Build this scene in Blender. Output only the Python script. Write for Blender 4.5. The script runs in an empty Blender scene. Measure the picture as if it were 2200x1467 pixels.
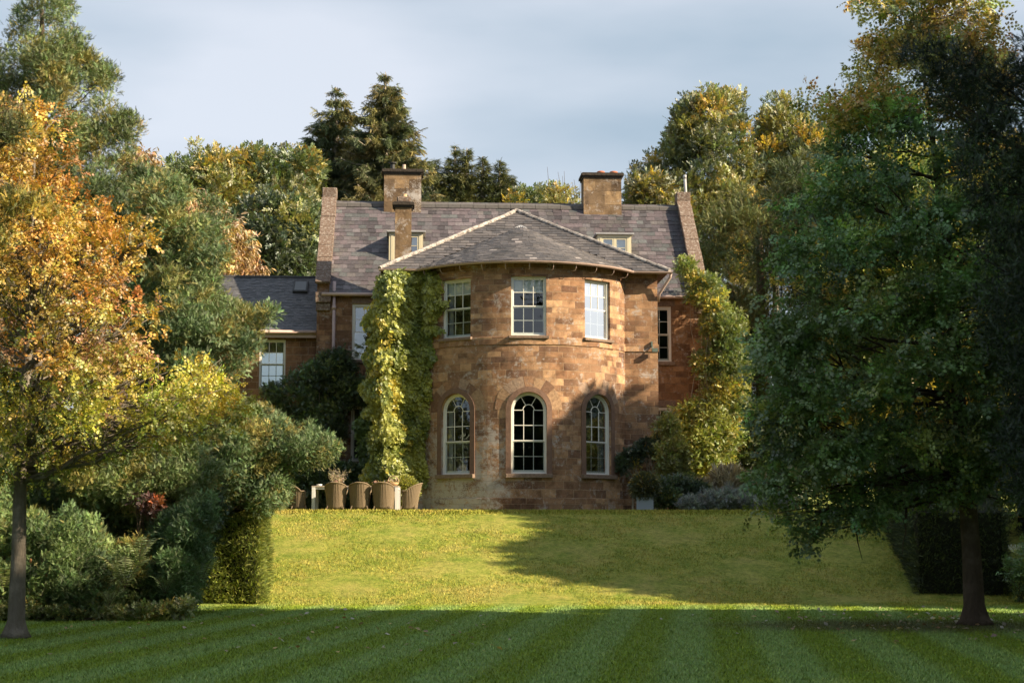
import bpy, bmesh, math, random
import numpy as np
from mathutils import Vector, Matrix
sc = bpy.context.scene
R = math.radians
# ------------------------------------------------------------------ camera
F = 3500.0; PITCH = math.atan((1150-733.5)/F); EYE = 1.6
cam = bpy.data.objects.new('camera', bpy.data.cameras.new('camera'))
sc.collection.objects.link(cam); sc.camera = cam
cam.data.sensor_width = 36; cam.data.lens = 36*F/2200; cam.data.clip_end = 3000
cam.location = (0, 0, EYE); cam.rotation_euler = (math.pi/2+PITCH, 0, 0)
# ------------------------------------------------------------------ light
AZ, EL = R(71), R(30)
sun = bpy.data.objects.new('sun', bpy.data.lights.new('sun', 'SUN'))
sc.collection.objects.link(sun)
sun.data.energy = 4.5; sun.data.angle = R(0.55); sun.data.color = (1.0, 0.82, 0.58)
S = Vector((math.sin(AZ)*math.cos(EL), -math.cos(AZ)*math.cos(EL), math.sin(EL)))
sun.rotation_euler = S.to_track_quat('Z', 'Y').to_euler()
w = bpy.data.worlds.new('World'); sc.world = w; w.use_nodes = True
nt = w.node_tree; N = nt.nodes; Lk = nt.links; N.clear()
out = N.new('ShaderNodeOutputWorld'); bg = N.new('ShaderNodeBackground'); Lk.new(bg.outputs[0], out.inputs[0])
sky = N.new('ShaderNodeTexSky'); sky.sky_type = 'NISHITA'; sky.sun_disc = False
sky.sun_elevation = EL; sky.sun_rotation = math.atan2(S.x, S.y); sky.air_density = 1.0; sky.dust_density = 1.5
tc = N.new('ShaderNodeTexCoord'); mp = N.new('ShaderNodeMapping'); mp.inputs['Scale'].default_value = (1.0, 1.0, 3.2)
nz = N.new('ShaderNodeTexNoise'); nz.inputs['Scale'].default_value = 3.3; nz.inputs['Detail'].default_value = 5; nz.inputs['Roughness'].default_value = .42
rp = N.new('ShaderNodeValToRGB'); rp.color_ramp.elements[0].position = .38; rp.color_ramp.elements[1].position = .66
rp.color_ramp.elements[0].color = (2.45, 3.05, 3.6, 1); rp.color_ramp.elements[1].color = (4.5, 4.72, 5.15, 1)
mx = N.new('ShaderNodeMixRGB'); mx.inputs[0].default_value = .82
Lk.new(tc.outputs['Generated'], mp.inputs[0]); Lk.new(mp.outputs[0], nz.inputs[0]); Lk.new(nz.outputs[0], rp.inputs[0])
Lk.new(sky.outputs[0], mx.inputs[1]); Lk.new(rp.outputs[0], mx.inputs[2]); Lk.new(mx.outputs[0], bg.inputs[0])
bg.inputs[1].default_value = 0.075
sc.view_settings.view_transform = 'Standard'; sc.view_settings.look = 'None'; sc.view_settings.gamma = 1
sc.view_settings.exposure = 1.30
sc.render.engine = 'CYCLES'
sc.cycles.max_bounces = 5; sc.cycles.diffuse_bounces = 2; sc.cycles.transmission_bounces = 3; sc.cycles.transparent_max_bounces = 8

rng = np.random.default_rng(7); rnd = random.Random(7)
def at(px, py, Y):                       # the world point seen at a pixel of the photograph, Y metres away
    e = (px-1100.0)/F; t = (733.5-py)/F
    c, s = math.cos(PITCH), math.sin(PITCH)
    dy, dz = c - t*s, s + t*c
    k = Y/dy
    return np.stack(np.broadcast_arrays(e*k, Y+0*k, EYE+dz*k), -1)

# ------------------------------------------------------------------ objects
def tag(o, label=None, cat=None, group=None, kind=None):
    for k, v in (('label', label), ('category', cat), ('group', group), ('kind', kind)):
        if v: o[k] = v
    return o
def thing(name, label, cat, loc=(0, 0, 0), rz=0, group=None):
    o = bpy.data.objects.new(name, None); sc.collection.objects.link(o)
    o.location = loc; o.rotation_euler = (0, 0, rz); o.empty_display_size = .3
    return tag(o, label, cat, group)
class MB:
    def __init__(s): s.v = []; s.f = []; s.uv = []; s.c = []; s.useuv = False
    def add(s, vs, fs, uvs=None, col=(1, 1, 1)):
        b = len(s.v); s.v += [tuple(map(float, p)) for p in vs]
        for i, f in enumerate(fs):
            s.f.append(tuple(b+j for j in f)); s.c.append(col)
            if uvs is not None: s.useuv = True; s.uv += [tuple(uvs[i][k]) for k in range(len(f))]
            else: s.uv += [(0, 0)]*len(f)
    def box(s, x0, x1, y0, y1, z0, z1, col=(1, 1, 1), M=None):
        vs = [(x, y, z) for z in (z0, z1) for y in (y0, y1) for x in (x0, x1)]
        if M is not None: vs = [M @ Vector(p) for p in vs]
        s.add(vs, [(0, 2, 3, 1), (4, 5, 7, 6), (0, 1, 5, 4), (2, 6, 7, 3), (0, 4, 6, 2), (1, 3, 7, 5)], None, col)
    def boxuv(s, x0, x1, y0, y1, z0, z1, col=(1, 1, 1)):
        vs = [(x, y, z) for z in (z0, z1) for y in (y0, y1) for x in (x0, x1)]
        fs = [(0, 2, 3, 1), (4, 5, 7, 6), (0, 1, 5, 4), (2, 6, 7, 3), (0, 4, 6, 2), (1, 3, 7, 5)]
        pr = [lambda p: (p[0], p[1]), lambda p: (p[0], p[1]), lambda p: (p[0], p[2]), lambda p: (p[0], p[2]), lambda p: (p[1]+.37, p[2]), lambda p: (p[1]+.37, p[2])]
        s.add(vs, fs, [[pr[i](vs[j]) for j in f] for i, f in enumerate(fs)], col)
    def tube(s, pts, rad, n=8, col=(1, 1, 1), cap=True):
        pts = [Vector(p) for p in pts]
        if not hasattr(rad, '__len__'): rad = [rad]*len(pts)
        rings = []; prev = None
        for i, p in enumerate(pts):
            d = (pts[min(i+1, len(pts)-1)]-pts[max(i-1, 0)]).normalized()
            a = d.orthogonal().normalized() if prev is None else (prev - d*prev.dot(d)).normalized()
            prev = a; b = d.cross(a)
            rings.append([p + (a*math.cos(2*math.pi*k/n)+b*math.sin(2*math.pi*k/n))*rad[i] for k in range(n)])
        vs = [q for r in rings for q in r]; fs = []; uv = []; L = 0
        for i in range(len(pts)-1):
            L2 = L+(pts[i+1]-pts[i]).length
            for k in range(n):
                k2 = (k+1) % n; fs.append((i*n+k, i*n+k2, (i+1)*n+k2, (i+1)*n+k))
                uv.append([(k/n, L), ((k+1)/n, L), ((k+1)/n, L2), (k/n, L2)])
            L = L2
        if cap:
            fs.append(tuple(range(n-1, -1, -1))); uv.append([(0, 0)]*n)
            fs.append(tuple((len(pts)-1)*n+k for k in range(n))); uv.append([(0, 0)]*n)
        s.add(vs, fs, uv, col)
    def lathe(s, prof, n=20, c=(0, 0, 0), col=(1, 1, 1)):
        vs = [(c[0]+r*math.cos(2*math.pi*k/n), c[1]+r*math.sin(2*math.pi*k/n), c[2]+z) for r, z in prof for k in range(n)]
        fs = [(i*n+k, i*n+(k+1) % n, (i+1)*n+(k+1) % n, (i+1)*n+k) for i in range(len(prof)-1) for k in range(n)]
        s.add(vs, fs, None, col)
    def build(s, name, mat, parent=None, smooth=False, bevel=0):
        me = bpy.data.meshes.new(name); me.from_pydata(s.v, [], s.f)
        if s.useuv:
            l = me.uv_layers.new(name='UVMap'); l.data.foreach_set('uv', np.array(s.uv, 'f').ravel())
        a = me.attributes.new('tint', 'FLOAT_COLOR', 'FACE')
        a.data.foreach_set('color', np.hstack([np.array(s.c, 'f'), np.ones((len(s.c), 1), 'f')]).ravel())
        me.materials.append(mat)
        if smooth: me.polygons.foreach_set('use_smooth', [True]*len(me.polygons))
        o = bpy.data.objects.new(name, me); sc.collection.objects.link(o)
        if parent: o.parent = parent
        if bevel:
            m = o.modifiers.new('b', 'BEVEL'); m.width = bevel; m.segments = 2; m.limit_method = 'ANGLE'
        return o
# ------------------------------------------------------------------ materials
class Mat:
    def __init__(s, name, rough=.8, spec=.3):
        s.m = bpy.data.materials.new(name); s.m.use_nodes = True; s.t = s.m.node_tree
        s.b = s.t.nodes['Principled BSDF']; s.b.inputs['Roughness'].default_value = rough
        s.b.inputs['Specular IOR Level'].default_value = spec; s.o = s.t.nodes['Material Output']
    def n(s, typ, **kw):
        nd = s.t.nodes.new(typ)
        for k, v in kw.items():
            if k.startswith('_'): setattr(nd, k[1:], v)
            else: s.put(nd, k.replace('__', ' '), v)
        return nd
    def put(s, nd, key, v):
        key = int(key[1:]) if key[0] == 'i' and key[1:].isdigit() else key
        sock = nd.inputs[key]
        if hasattr(v, 'outputs'): s.t.links.new(v.outputs[0], sock)
        elif isinstance(v, bpy.types.NodeSocket): s.t.links.new(v, sock)
        else: sock.default_value = (*v, 1) if (sock.type == 'RGBA' and len(v) == 3) else v
    def noise(s, vec, scale, detail=4, rough=.6, dist=0):
        return s.n('ShaderNodeTexNoise', Vector=vec, Scale=scale, Detail=detail, Roughness=rough, Distortion=dist)
    def ramp(s, fac, stops, interp='LINEAR'):
        r = s.t.nodes.new('ShaderNodeValToRGB'); s.put(r, 'i0', fac); e = r.color_ramp.elements; r.color_ramp.interpolation = interp
        while len(e) < len(stops): e.new(.5)
        for i, (p, c) in enumerate(stops):
            e[i].position = p; e[i].color = (*c, 1) if hasattr(c, '__len__') else (c, c, c, 1)
        return r
    def mix(s, fac, a, b, mode='MIX'):
        m = s.t.nodes.new('ShaderNodeMixRGB'); m.blend_type = mode; s.put(m, 'i0', fac); s.put(m, 'i1', a); s.put(m, 'i2', b); return m
    def math(s, op, a, b=0.0, c=None):
        m = s.t.nodes.new('ShaderNodeMath'); m.operation = op; s.put(m, 'i0', a); s.put(m, 'i1', b)
        if c is not None: s.put(m, 'i2', c)
        return m
    def coord(s, kind='Object'): return s.t.nodes.new('ShaderNodeTexCoord').outputs[kind]
    def color(s, c): s.put(s.b, 'Base Color', c)
    def bump(s, h, dist=.01, strength=1.0, normal=None):
        b = s.t.nodes.new('ShaderNodeBump'); s.put(b, 'Height', h); b.inputs['Distance'].default_value = dist; b.inputs['Strength'].default_value = strength
        if normal: s.put(b, 'Normal', normal)
        s.put(s.b, 'Normal', b); return b
    def attr(s): 
        a = s.t.nodes.new('ShaderNodeAttribute'); a.attribute_name = 'tint'; return a.outputs['Color']

def plain(name, col, rough=.6, var=.12, scale=30, bump=0, spec=.3):
    m = Mat(name, rough, spec); oc = m.coord(); nz = m.noise(oc, scale)
    m.color(m.mix(nz, tuple(c*(1-var) for c in col), tuple(min(1, c*(1+var)) for c in col)))
    if bump: m.bump(nz, bump)
    return m.m
def stone(name, rowh=.205, bw=.50, lo=(.115, .062, .045), mid=(.30, .165, .092), hi=(.56, .36, .205), mort=(.52, .39, .26), rough_amt=.5, salt=None, jitter=.35, edge=.014, bumpd=.02):
    m = Mat(name, .93, .15); uv = m.coord('UV')
    sp = m.n('ShaderNodeSeparateXYZ', Vector=uv); u, v = sp.outputs[0], sp.outputs[1]
    vw = m.math('ADD', v, m.math('MULTIPLY', m.math('SINE', m.math('MULTIPLY', v, 5.2)), .05)); row = m.math('FLOOR', m.math('DIVIDE', vw, rowh))
    # block widths vary: u is pushed along each course by a noise of its own
    q = m.n('ShaderNodeCombineXYZ', X=m.math('MULTIPLY', u, .9), Y=m.math('MULTIPLY', row, 7.31), Z=0.0)
    un = m.noise(q, 1.0, 1, .4)
    wob = m.noise(uv, 9, 2, .5)
    u2 = m.math('ADD', u, m.math('MULTIPLY', un, jitter*2.2)); u2 = m.math('ADD', u2, m.math('MULTIPLY', wob, .018))
    v = m.math('ADD', v, m.math('MULTIPLY', m.math('SINE', m.math('MULTIPLY', v, 5.2)), .05))
    v2 = m.math('ADD', v, m.math('MULTIPLY', m.math('SUBTRACT', m.noise(uv, 5.5, 3, .6), .5), .03*rough_amt*2))
    vec = m.n('ShaderNodeCombineXYZ', X=u2, Y=v2, Z=0.0)
    br = m.n('ShaderNodeTexBrick', Vector=vec, Scale=1.0, Mortar__Size=edge/2, Mortar__Smooth=.35, Bias=0.0, Brick__Width=bw, Row__Height=rowh, Color1=(0, 0, 0), Color2=(1, 1, 1), Mortar=(.5, .5, .5))
    br.offset = .5
    tone = m.ramp(br, [(0, lo), (.22, tuple(a*.6+b*.4 for a, b in zip(lo, mid))), (.5, mid), (.8, tuple(a*.5+b*.5 for a, b in zip(hi, mid))), (1, hi)])
    n1 = m.noise(uv, 3.2, 6, .65, .4); n2 = m.noise(uv, 26, 5, .7); n3 = m.noise(uv, .7, 4, .6)
    blot = m.ramp(n1, [(.36, (.40, .35, .33)), (.48, (.82, .78, .76)), (.56, (1.0, .97, .96)), (.68, (1.42, 1.36, 1.27))])
    c = m.mix(.95, tone, blot, 'MULTIPLY')
    pal = m.ramp(n3, [(.35, 0), (.62, 1)]); grey = m.ramp(m.noise(uv, 1.1, 6, .7, .5), [(.46, 0), (.62, 1)]); c = m.mix(m.math('MULTIPLY', grey, .26), c, m.mix(.6, c, (.27, .22, .185)))
    c = m.mix(m.math('MULTIPLY', pal, .42), c, tuple(a*.5+b*.5 for a, b in zip(hi, mid)))
    c = m.mix(m.math('MULTIPLY', m.ramp(n2, [(.3, 1), (.5, 0)]), .35), c, tuple(a*.7 for a in lo))
    c = m.mix(m.math('MULTIPLY', m.ramp(n2, [(.6, 0), (.72, 1)]), .3), c, hi)
    c = m.mix(m.math('MULTIPLY', br.outputs['Fac'], .62), c, mort)
    if salt:                                             # pale salt bloom and lichen, in patches with shapes of their own
        (su, sv, ru, rv, amt) = salt
        g = m.math('ADD', m.math('POWER', m.math('DIVIDE', m.math('SUBTRACT', u, su), ru), 2.0), m.math('POWER', m.math('DIVIDE', m.math('SUBTRACT', v, sv), rv), 2.0))
        g = m.math('SUBTRACT', 1.0, g); g.use_clamp = True
        sn = m.math('ADD', m.math('ADD', m.math('MULTIPLY', m.noise(uv, 1.5, 8, .72, .6), .55), m.math('MULTIPLY', m.noise(uv, 7, 6, .75, .3), .45)), m.math('MULTIPLY', g, .105*amt))
        c = m.mix(m.math('MULTIPLY', m.ramp(sn, [(.53, 0), (.62, 1)]), .8), c, (.50, .46, .43))
        sp2 = m.math('ADD', m.noise(uv, 34, 3, .6), m.math('MULTIPLY', g, .14))
        c = m.mix(m.math('MULTIPLY', m.ramp(sp2, [(.68, 0), (.73, 1)]), .8), c, (.55, .52, .48))
    m.color(c)
    h = m.math('ADD', m.math('MULTIPLY', m.math('SUBTRACT', 1.0, br.outputs['Fac']), .6), m.math('MULTIPLY', n2, .5))
    h = m.math('ADD', h, m.math('MULTIPLY', n1, .7)); h = m.math('ADD', h, m.math('MULTIPLY', br, .25))
    m.bump(h, bumpd, 1.0); return m.m
def slate(name, sc_=1.0):
    m = Mat(name, .62, .4); oc = m.coord(); a = m.attr()
    n1 = m.noise(oc, 14, 5, .7); n2 = m.noise(oc, 1.3, 4, .6); n3 = m.noise(oc, 40, 3, .6)
    c = m.mix(.75, a, m.ramp(n1, [(.3, (.6, .6, .6)), (.7, (1.5, 1.45, 1.42))]), 'MULTIPLY')
    c = m.mix(.6, c, m.ramp(n2, [(.3, (.68, .66, .66)), (.7, (1.3, 1.24, 1.28))]), 'MULTIPLY')
    li = m.math('ADD', m.noise(oc, 9, 6, .75), m.math('MULTIPLY', n2, .25))
    c = m.mix(m.math('MULTIPLY', m.ramp(li, [(.76, 0), (.84, 1)]), .7), c, (.36, .33, .27))
    m.color(c); m.bump(m.math('ADD', n1, m.math('MULTIPLY', n3, .4)), .006); return m.m
def leafmat(name, trans=.32, rough=.55, gl=.08):
    m = Mat(name, rough, .3); a = m.attr(); nz = m.noise(m.coord(), 6, 2)
    c = m.mix(.5, a, m.ramp(nz, [(.3, (.75, .78, .8)), (.7, (1.25, 1.22, 1.15))]), 'MULTIPLY')
    N = m.t.nodes; d = m.n('ShaderNodeBsdfDiffuse', Color=c); tr = m.n('ShaderNodeBsdfTranslucent', Color=m.mix(1, c, (1.25, 1.2, .75), 'MULTIPLY'))
    g = m.n('ShaderNodeBsdfGlossy', Roughness=rough); g.inputs['Color'].default_value = (.9, .95, 1, 1)
    m1 = m.n('ShaderNodeMixShader', Fac=trans); m.put(m1, 'i1', d); m.put(m1, 'i2', tr)
    m2 = m.n('ShaderNodeMixShader', Fac=gl); m.put(m2, 'i1', m1); m.put(m2, 'i2', g)
    m.t.links.new(m2.outputs[0], m.o.inputs[0]); N.remove(m.b); return m.m
def barkmat(name, a, b):
    m = Mat(name, .95, .1); oc = m.coord(); mp = m.n('ShaderNodeMapping', Vector=oc); mp.inputs['Scale'].default_value = (1, 1, .22)
    n1 = m.noise(mp, 22, 6, .7); n2 = m.noise(oc, 3, 4, .6)
    c = m.mix(n1, a, b); c = m.mix(m.math('MULTIPLY', m.ramp(n2, [(.5, 0), (.68, 1)]), .5), c, tuple(x*1.5+.02 for x in b))
    m.color(c); m.bump(n1, .045); return m.m

# ------------------------------------------------------------------ ground
SLOPE = [(-400, 0.0), (36.0, 0.0), (38.3, .02), (39.2, .17), (40.4, .48), (43.0, 1.22), (45.4, 1.87), (46.6, 2.16), (47.2, 2.28), (47.9, 2.31), (60, 2.31), (90, 3.0), (130, 5.5), (260, 9.0), (1500, 9.0)]
def ground_z(x, y):
    d = np.asarray(y) - .055*np.clip(x, -40, 40)
    return np.interp(d, [p[0] for p in SLOPE], [p[1] for p in SLOPE])
def grass_mat(name, blade=False):
    m = Mat(name, .75, .2); g = m.n('ShaderNodeNewGeometry'); P = g.outputs['Position']; sp = m.n('ShaderNodeSeparateXYZ', Vector=P)
    x, y, z = sp.outputs
    wob = m.noise(P, .35, 2)
    d = m.math('SUBTRACT', m.math('MULTIPLY', x, .9935), m.math('MULTIPLY', y, .1140))     # mowing stripes, 6.5 degrees off the axis
    d = m.math('ADD', d, m.math('MULTIPLY', wob, .26)); d = m.math('DIVIDE', m.math('SUBTRACT', d, .265), 1.36)
    fr = m.math('FRACT', d); st = m.ramp(fr, [(.0, .5), (.09, 1), (.41, 1), (.59, 0), (.91, 0), (1, .5)])
    n1 = m.noise(P, 1.6, 5, .65); n2 = m.noise(P, 9, 4, .7); n3 = m.noise(P, 70, 3, .7)
    lower = m.mix(st, (.215, .355, .10), (.175, .28, .026))  # pale stripe colour includes the bluish sky sheen on the laid blades
    lower = m.mix(m.ramp(n1, [(.35, 0), (.7, 1)]), lower, m.mix(.4, lower, (.22, .27, .06)))
    bank = m.mix(m.ramp(n1, [(.32, 0), (.62, 1)]), (.190, .262, .030), (.345, .350, .070))
    bank = m.mix(m.math('MULTIPLY', m.ramp(n2, [(.45, 0), (.7, 1)]), .35), bank, (.38, .34, .10))
    n4 = m.noise(P, 3.6, 5, .7); bank = m.mix(m.math('MULTIPLY', m.ramp(n4, [(.34, 1), (.5, 0)]), .55), bank, (.115, .165, .022)); bank = m.mix(m.math('MULTIPLY', m.ramp(m.noise(P, .8, 4, .6), [(.5, 0), (.66, 1)]), .35), bank, (.40, .33, .11))
    onb = m.ramp(m.math('DIVIDE', y, 50.0), [(.735, 0), (.772, 1)])
    c = m.mix(onb, lower, bank)
    c = m.mix(.8, c, m.ramp(n2, [(.28, (.55, .6, .5)), (.5, (1, 1, 1)), (.75, (1.4, 1.33, 1.25))]), 'MULTIPLY')
    c = m.mix(.65, c, m.ramp(n3, [(.3, (.5, .55, .5)), (.7, (1.5, 1.45, 1.4))]), 'MULTIPLY')
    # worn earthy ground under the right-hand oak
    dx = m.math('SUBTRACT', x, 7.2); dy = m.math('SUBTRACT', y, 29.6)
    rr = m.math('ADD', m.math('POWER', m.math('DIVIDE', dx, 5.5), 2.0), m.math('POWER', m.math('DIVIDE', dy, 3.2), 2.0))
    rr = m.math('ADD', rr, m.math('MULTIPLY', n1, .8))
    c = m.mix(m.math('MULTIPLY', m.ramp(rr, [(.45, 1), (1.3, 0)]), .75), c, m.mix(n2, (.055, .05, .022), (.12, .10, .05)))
    if blade: c = m.mix(1, c, m.attr(), 'MULTIPLY')
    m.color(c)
    if not blade: m.bump(m.math('ADD', n3, m.math('MULTIPLY', n2, 1.2)), .035)
    else:
        m.put(m.b, 'Subsurface Weight', 0.0)
    return m.m
M_grass = grass_mat('lawn grass'); M_blade = grass_mat('grass blades', True)
def build_ground():
    xs = np.unique(np.concatenate([np.linspace(-1500, -40, 12), np.linspace(-40, 40, 81), np.linspace(40, 1500, 12)]))
    ys = np.unique(np.concatenate([np.linspace(-400, 0, 9), np.linspace(0, 36, 30), np.linspace(36, 49, 53), np.linspace(49, 140, 40), np.linspace(140, 1500, 12)]))
    X, Y = np.meshgrid(xs, ys); Z = ground_z(X, Y)
    bumpy = (np.abs(X) < 40) & (Y > 37.5) & (Y < 47)
    Z = Z + bumpy*(.02*np.sin(X*1.7+Y)+.02*np.sin(X*.9-Y*1.6))
    nx, ny = len(xs), len(ys); v = np.stack([X, Y, Z], -1).reshape(-1, 3)
    i = (np.arange(ny-1)[:, None]*nx+np.arange(nx-1)[None]).ravel(); f = np.stack([i, i+1, i+nx+1, i+nx], -1)
    me = bpy.data.meshes.new('lawn'); me.from_pydata(v.tolist(), [], f.tolist()); me.materials.append(M_grass)
    me.polygons.foreach_set('use_smooth', [True]*len(me.polygons))
    o = bpy.data.objects.new('lawn', me); sc.collection.objects.link(o); tag(o, kind='structure')
build_ground()

def tri_object(name, V, Fa, col, mat, parent=None):
    """V (n,3), Fa (m,3) triangles, col (m,3) per face"""
    me = bpy.data.meshes.new(name); n, k = len(V), len(Fa)
    me.vertices.add(n); me.vertices.foreach_set('co', V.astype('f').ravel())
    me.loops.add(k*3); me.loops.foreach_set('vertex_index', Fa.astype('i').ravel())
    me.polygons.add(k); me.polygons.foreach_set('loop_start', np.arange(k, dtype='i')*3)
    me.polygons.foreach_set('loop_total', np.full(k, 3, 'i'))
    a = me.attributes.new('tint', 'FLOAT_COLOR', 'FACE')
    a.data.foreach_set('color', np.hstack([col.astype('f'), np.ones((k, 1), 'f')]).ravel())
    me.update(calc_edges=True); me.materials.append(mat)
    o = bpy.data.objects.new(name, me); sc.collection.objects.link(o)
    if parent: o.parent = parent
    return o
def grass_blades():
    n = 330000
    # more blades where the picture is large: sample by distance
    Y = np.concatenate([17+20*rng.random(n//2)**1.0, 36.5+12*rng.random(n//2)]); X = (rng.random(n)*2-1)*(.335*Y)
    X = np.concatenate([X, rng.uniform(-9, 12, 16000)]); Y = np.concatenate([Y, rng.normal(47.25, .25, 16000)+.055*X[-16000:]])
    k = (X > -12) & (X < 12.5); X, Y = X[k], Y[k]; n = len(X); lip = np.abs(Y-47.25-.055*X) < .5
    Z = ground_z(X, Y) + 0.0
    h = (.022+.025*rng.random(n))*np.where(Y > 38, 1.15, 1.0)*np.where(lip, 1.0+.9*rng.random(n), 1.0); wd = h*.22; th = rng.random(n)*6.283
    lean = rng.normal(0, .5, (n, 2))*h[:, None]
    b = np.stack([X, Y, Z-.004], -1); s = np.stack([np.cos(th)*wd, np.sin(th)*wd, 0*wd], -1)
    t = b + np.stack([lean[:, 0], lean[:, 1], h], -1)
    V = np.stack([b-s, b+s, t], 1).reshape(-1, 3)
    c = (.75+.7*rng.random((n, 1)))*np.array([1, 1, 1])*np.stack([1+.25*rng.random(n), np.ones(n), .9+.2*rng.random(n)], -1)
    o = tri_object('grass', V, np.arange(3*n).reshape(-1, 3), c, M_blade); tag(o, 'short mown blades over the lawn and grass bank', 'grass', kind='stuff')
grass_blades()
# ------------------------------------------------------------------ the house
M_ash = stone('ironstone ashlar', salt=(-2.6, .7, 2.9, 3.0, 1.0))
M_rub = stone('ironstone rubble wall', rowh=.23, bw=.42, lo=(.12, .062, .036), mid=(.26, .14, .075), hi=(.46, .28, .15), mort=(.36, .25, .16), rough_amt=1.2, salt=(-5.6, 2.8, 2.0, 3.0, .6), jitter=.3, edge=.02, bumpd=.03)
M_brk = stone('squared ironstone', rowh=.2, bw=.42, lo=(.15, .075, .04), mid=(.26, .14, .07), hi=(.36, .2, .105), mort=(.42, .32, .22), rough_amt=.7, jitter=.2, edge=.02, bumpd=.016)
M_ochre = stone('ochre chimney stone', rowh=.42, bw=.62, lo=(.10, .07, .048), mid=(.22, .15, .09), hi=(.36, .25, .14), mort=(.3, .22, .14), salt=(-3.4, 11.4, .8, 1.2, .8), edge=.008, bumpd=.03)
M_dress = plain('dressed brown stone', (.20, .125, .092), .9, .4, 7, .012, .15)
M_vous = Mat('arch stones', .92, .15); _o = M_vous.coord(); _n = M_vous.noise(_o, 12, 6, .75); _a = M_vous.attr()
M_vous.color(M_vous.mix(M_vous.math('MULTIPLY', M_vous.ramp(M_vous.noise(_o, 5, 8, .75), [(.55, 0), (.68, 1)]), .55), M_vous.mix(.8, _a, M_vous.ramp(_n, [(.3, (.55, .52, .5)), (.7, (1.5, 1.45, 1.4))]), 'MULTIPLY'), (.4, .36, .32))); M_vous.bump(_n, .012); M_vous = M_vous.m
M_sill = plain('weathered sill stone', (.23, .165, .125), .95, .6, 16, .015, .15)
M_cope = Mat('lichened coping', .95, .1); _o = M_cope.coord(); _n = M_cope.noise(_o, 10, 8, .8)
M_cope.color(M_cope.mix(M_cope.ramp(M_cope.noise(_o, 11, 7, .85), [(.5, 0), (.62, 1)]), M_cope.mix(_n, (.10, .065, .05), (.25, .18, .14)), (.40, .355, .31))); M_cope.bump(_n, .04); M_cope = M_cope.m
M_cap = plain('blackened chimney cap', (.06, .05, .042), .95, .6, 12, .03, .1)
M_slate = slate('slate')
M_lead = plain('weathered lead', (.34, .34, .35), .6, .2, 8, .004)
M_hip = Mat('pale mortared hip', .9, .15); _o = M_hip.coord(); _n = M_hip.noise(_o, 6, 7, .75); M_hip.color(M_hip.ramp(_n, [(.36, (.10, .09, .085)), (.48, (.30, .27, .25)), (.62, (.52, .48, .44))])); M_hip.bump(_n, .02); M_hip = M_hip.m
M_white = plain('cream window paint', (.80, .79, .73), .45, .06, 20)
M_cream = plain('stone coloured paint', (.62, .56, .40), .5, .08, 14)
M_gutter = plain('pink-grey gutter paint', (.50, .37, .32), .5, .18, 7)
M_blind = plain('blind cloth', (.72, .76, .76), .9, .05, 40)
M_curt = plain('curtain cloth', (.42, .43, .42), .9, .1, 40)
M_dark = plain('painted room darkness', (.03, .026, .022), .9)  # near-black colour paints the darkness of the rooms
M_terra = plain('terracotta', (.42, .14, .07), .8, .2, 10)
M_metal = plain('dull metal', (.42, .42, .43), .4, .1)
M_black = plain('soot black metal', (.05, .05, .05), .6)
def glassmat(name, refl):
    m = Mat(name); N = m.t.nodes; N.remove(m.b)
    t = m.n('ShaderNodeBsdfTransparent'); t.inputs[0].default_value = (.72, .76, .76, 1)
    g = m.n('ShaderNodeBsdfGlossy', Roughness=.015); g.inputs[0].default_value = (.95, .97, 1, 1)
    nz = m.noise(m.coord(), 1.6, 2); b = m.n('ShaderNodeBump', Height=nz, Distance=.012, Strength=.35); m.put(g, 'Normal', b)
    lw = m.n('ShaderNodeLayerWeight', Blend=.35); f = m.math('ADD', m.math('MULTIPLY', lw.outputs['Fresnel'], .5), refl)
    mm = m.n('ShaderNodeMixShader', Fac=f); m.put(mm, 'i1', t); m.put(mm, 'i2', g); m.t.links.new(mm.outputs[0], m.o.inputs[0]); return m.m
M_glass = glassmat('window glass', .07); M_glass_sky = glassmat('sky-boosted window glass', .28)  # second copy has raised reflectance, brightening chosen panes that show sky
HC = (0.301, 54.3, 2.40); HR = 3.45
house = thing('country_house', 'old brown ironstone country house with bowed front, slate roofs and white sash windows', 'house', HC, R(HR))
BR = 3.775; PE = 59.6; WU = 4.34; WV = -BR*math.cos(R(PE)); JU = BR*math.sin(R(PE)); WF = 1.5
def bowp(x, z, off, a=0):                               # a point on the bow, x metres round from angle a, off metres proud
    t = a + x/BR; r = BR+off; return (r*math.sin(t), -r*math.cos(t), z)
def wall_uv(me, fn):
    l = me.uv_layers.new(name='UVMap') if not me.uv_layers else me.uv_layers[0]
    for p in me.polygons:
        for li in p.loop_indices: l.data[li].uv = fn(me.vertices[me.loops[li].vertex_index].co, p)
def bool_cut(o, cutters):
    mb = bmesh.new()
    for pts, d0, d1 in cutters:                         # outline given by fn(d) -> list of points
        a = [mb.verts.new(q) for q in pts(d0)]; b = [mb.verts.new(q) for q in pts(d1)]
        n = len(a); mb.faces.new(a); mb.faces.new(b[::-1])
        for i in range(n): mb.faces.new((a[i], b[i], b[(i+1) % n], a[(i+1) % n]))
    bmesh.ops.recalc_face_normals(mb, faces=mb.faces)
    cm = bpy.data.meshes.new('cut'); mb.to_mesh(cm); c = bpy.data.objects.new('cut', cm); sc.collection.objects.link(c); c.parent = o.parent
    bpy.context.view_layer.update()
    md = o.modifiers.new('x', 'BOOLEAN'); md.object = c; md.operation = 'DIFFERENCE'; md.solver = 'EXACT'
    dg = bpy.context.evaluated_depsgraph_get(); dg.update()
    ne = bpy.data.meshes.new_from_object(o.evaluated_get(dg)); o.modifiers.clear(); o.data = ne
    bpy.data.objects.remove(c, do_unlink=True)
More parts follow.
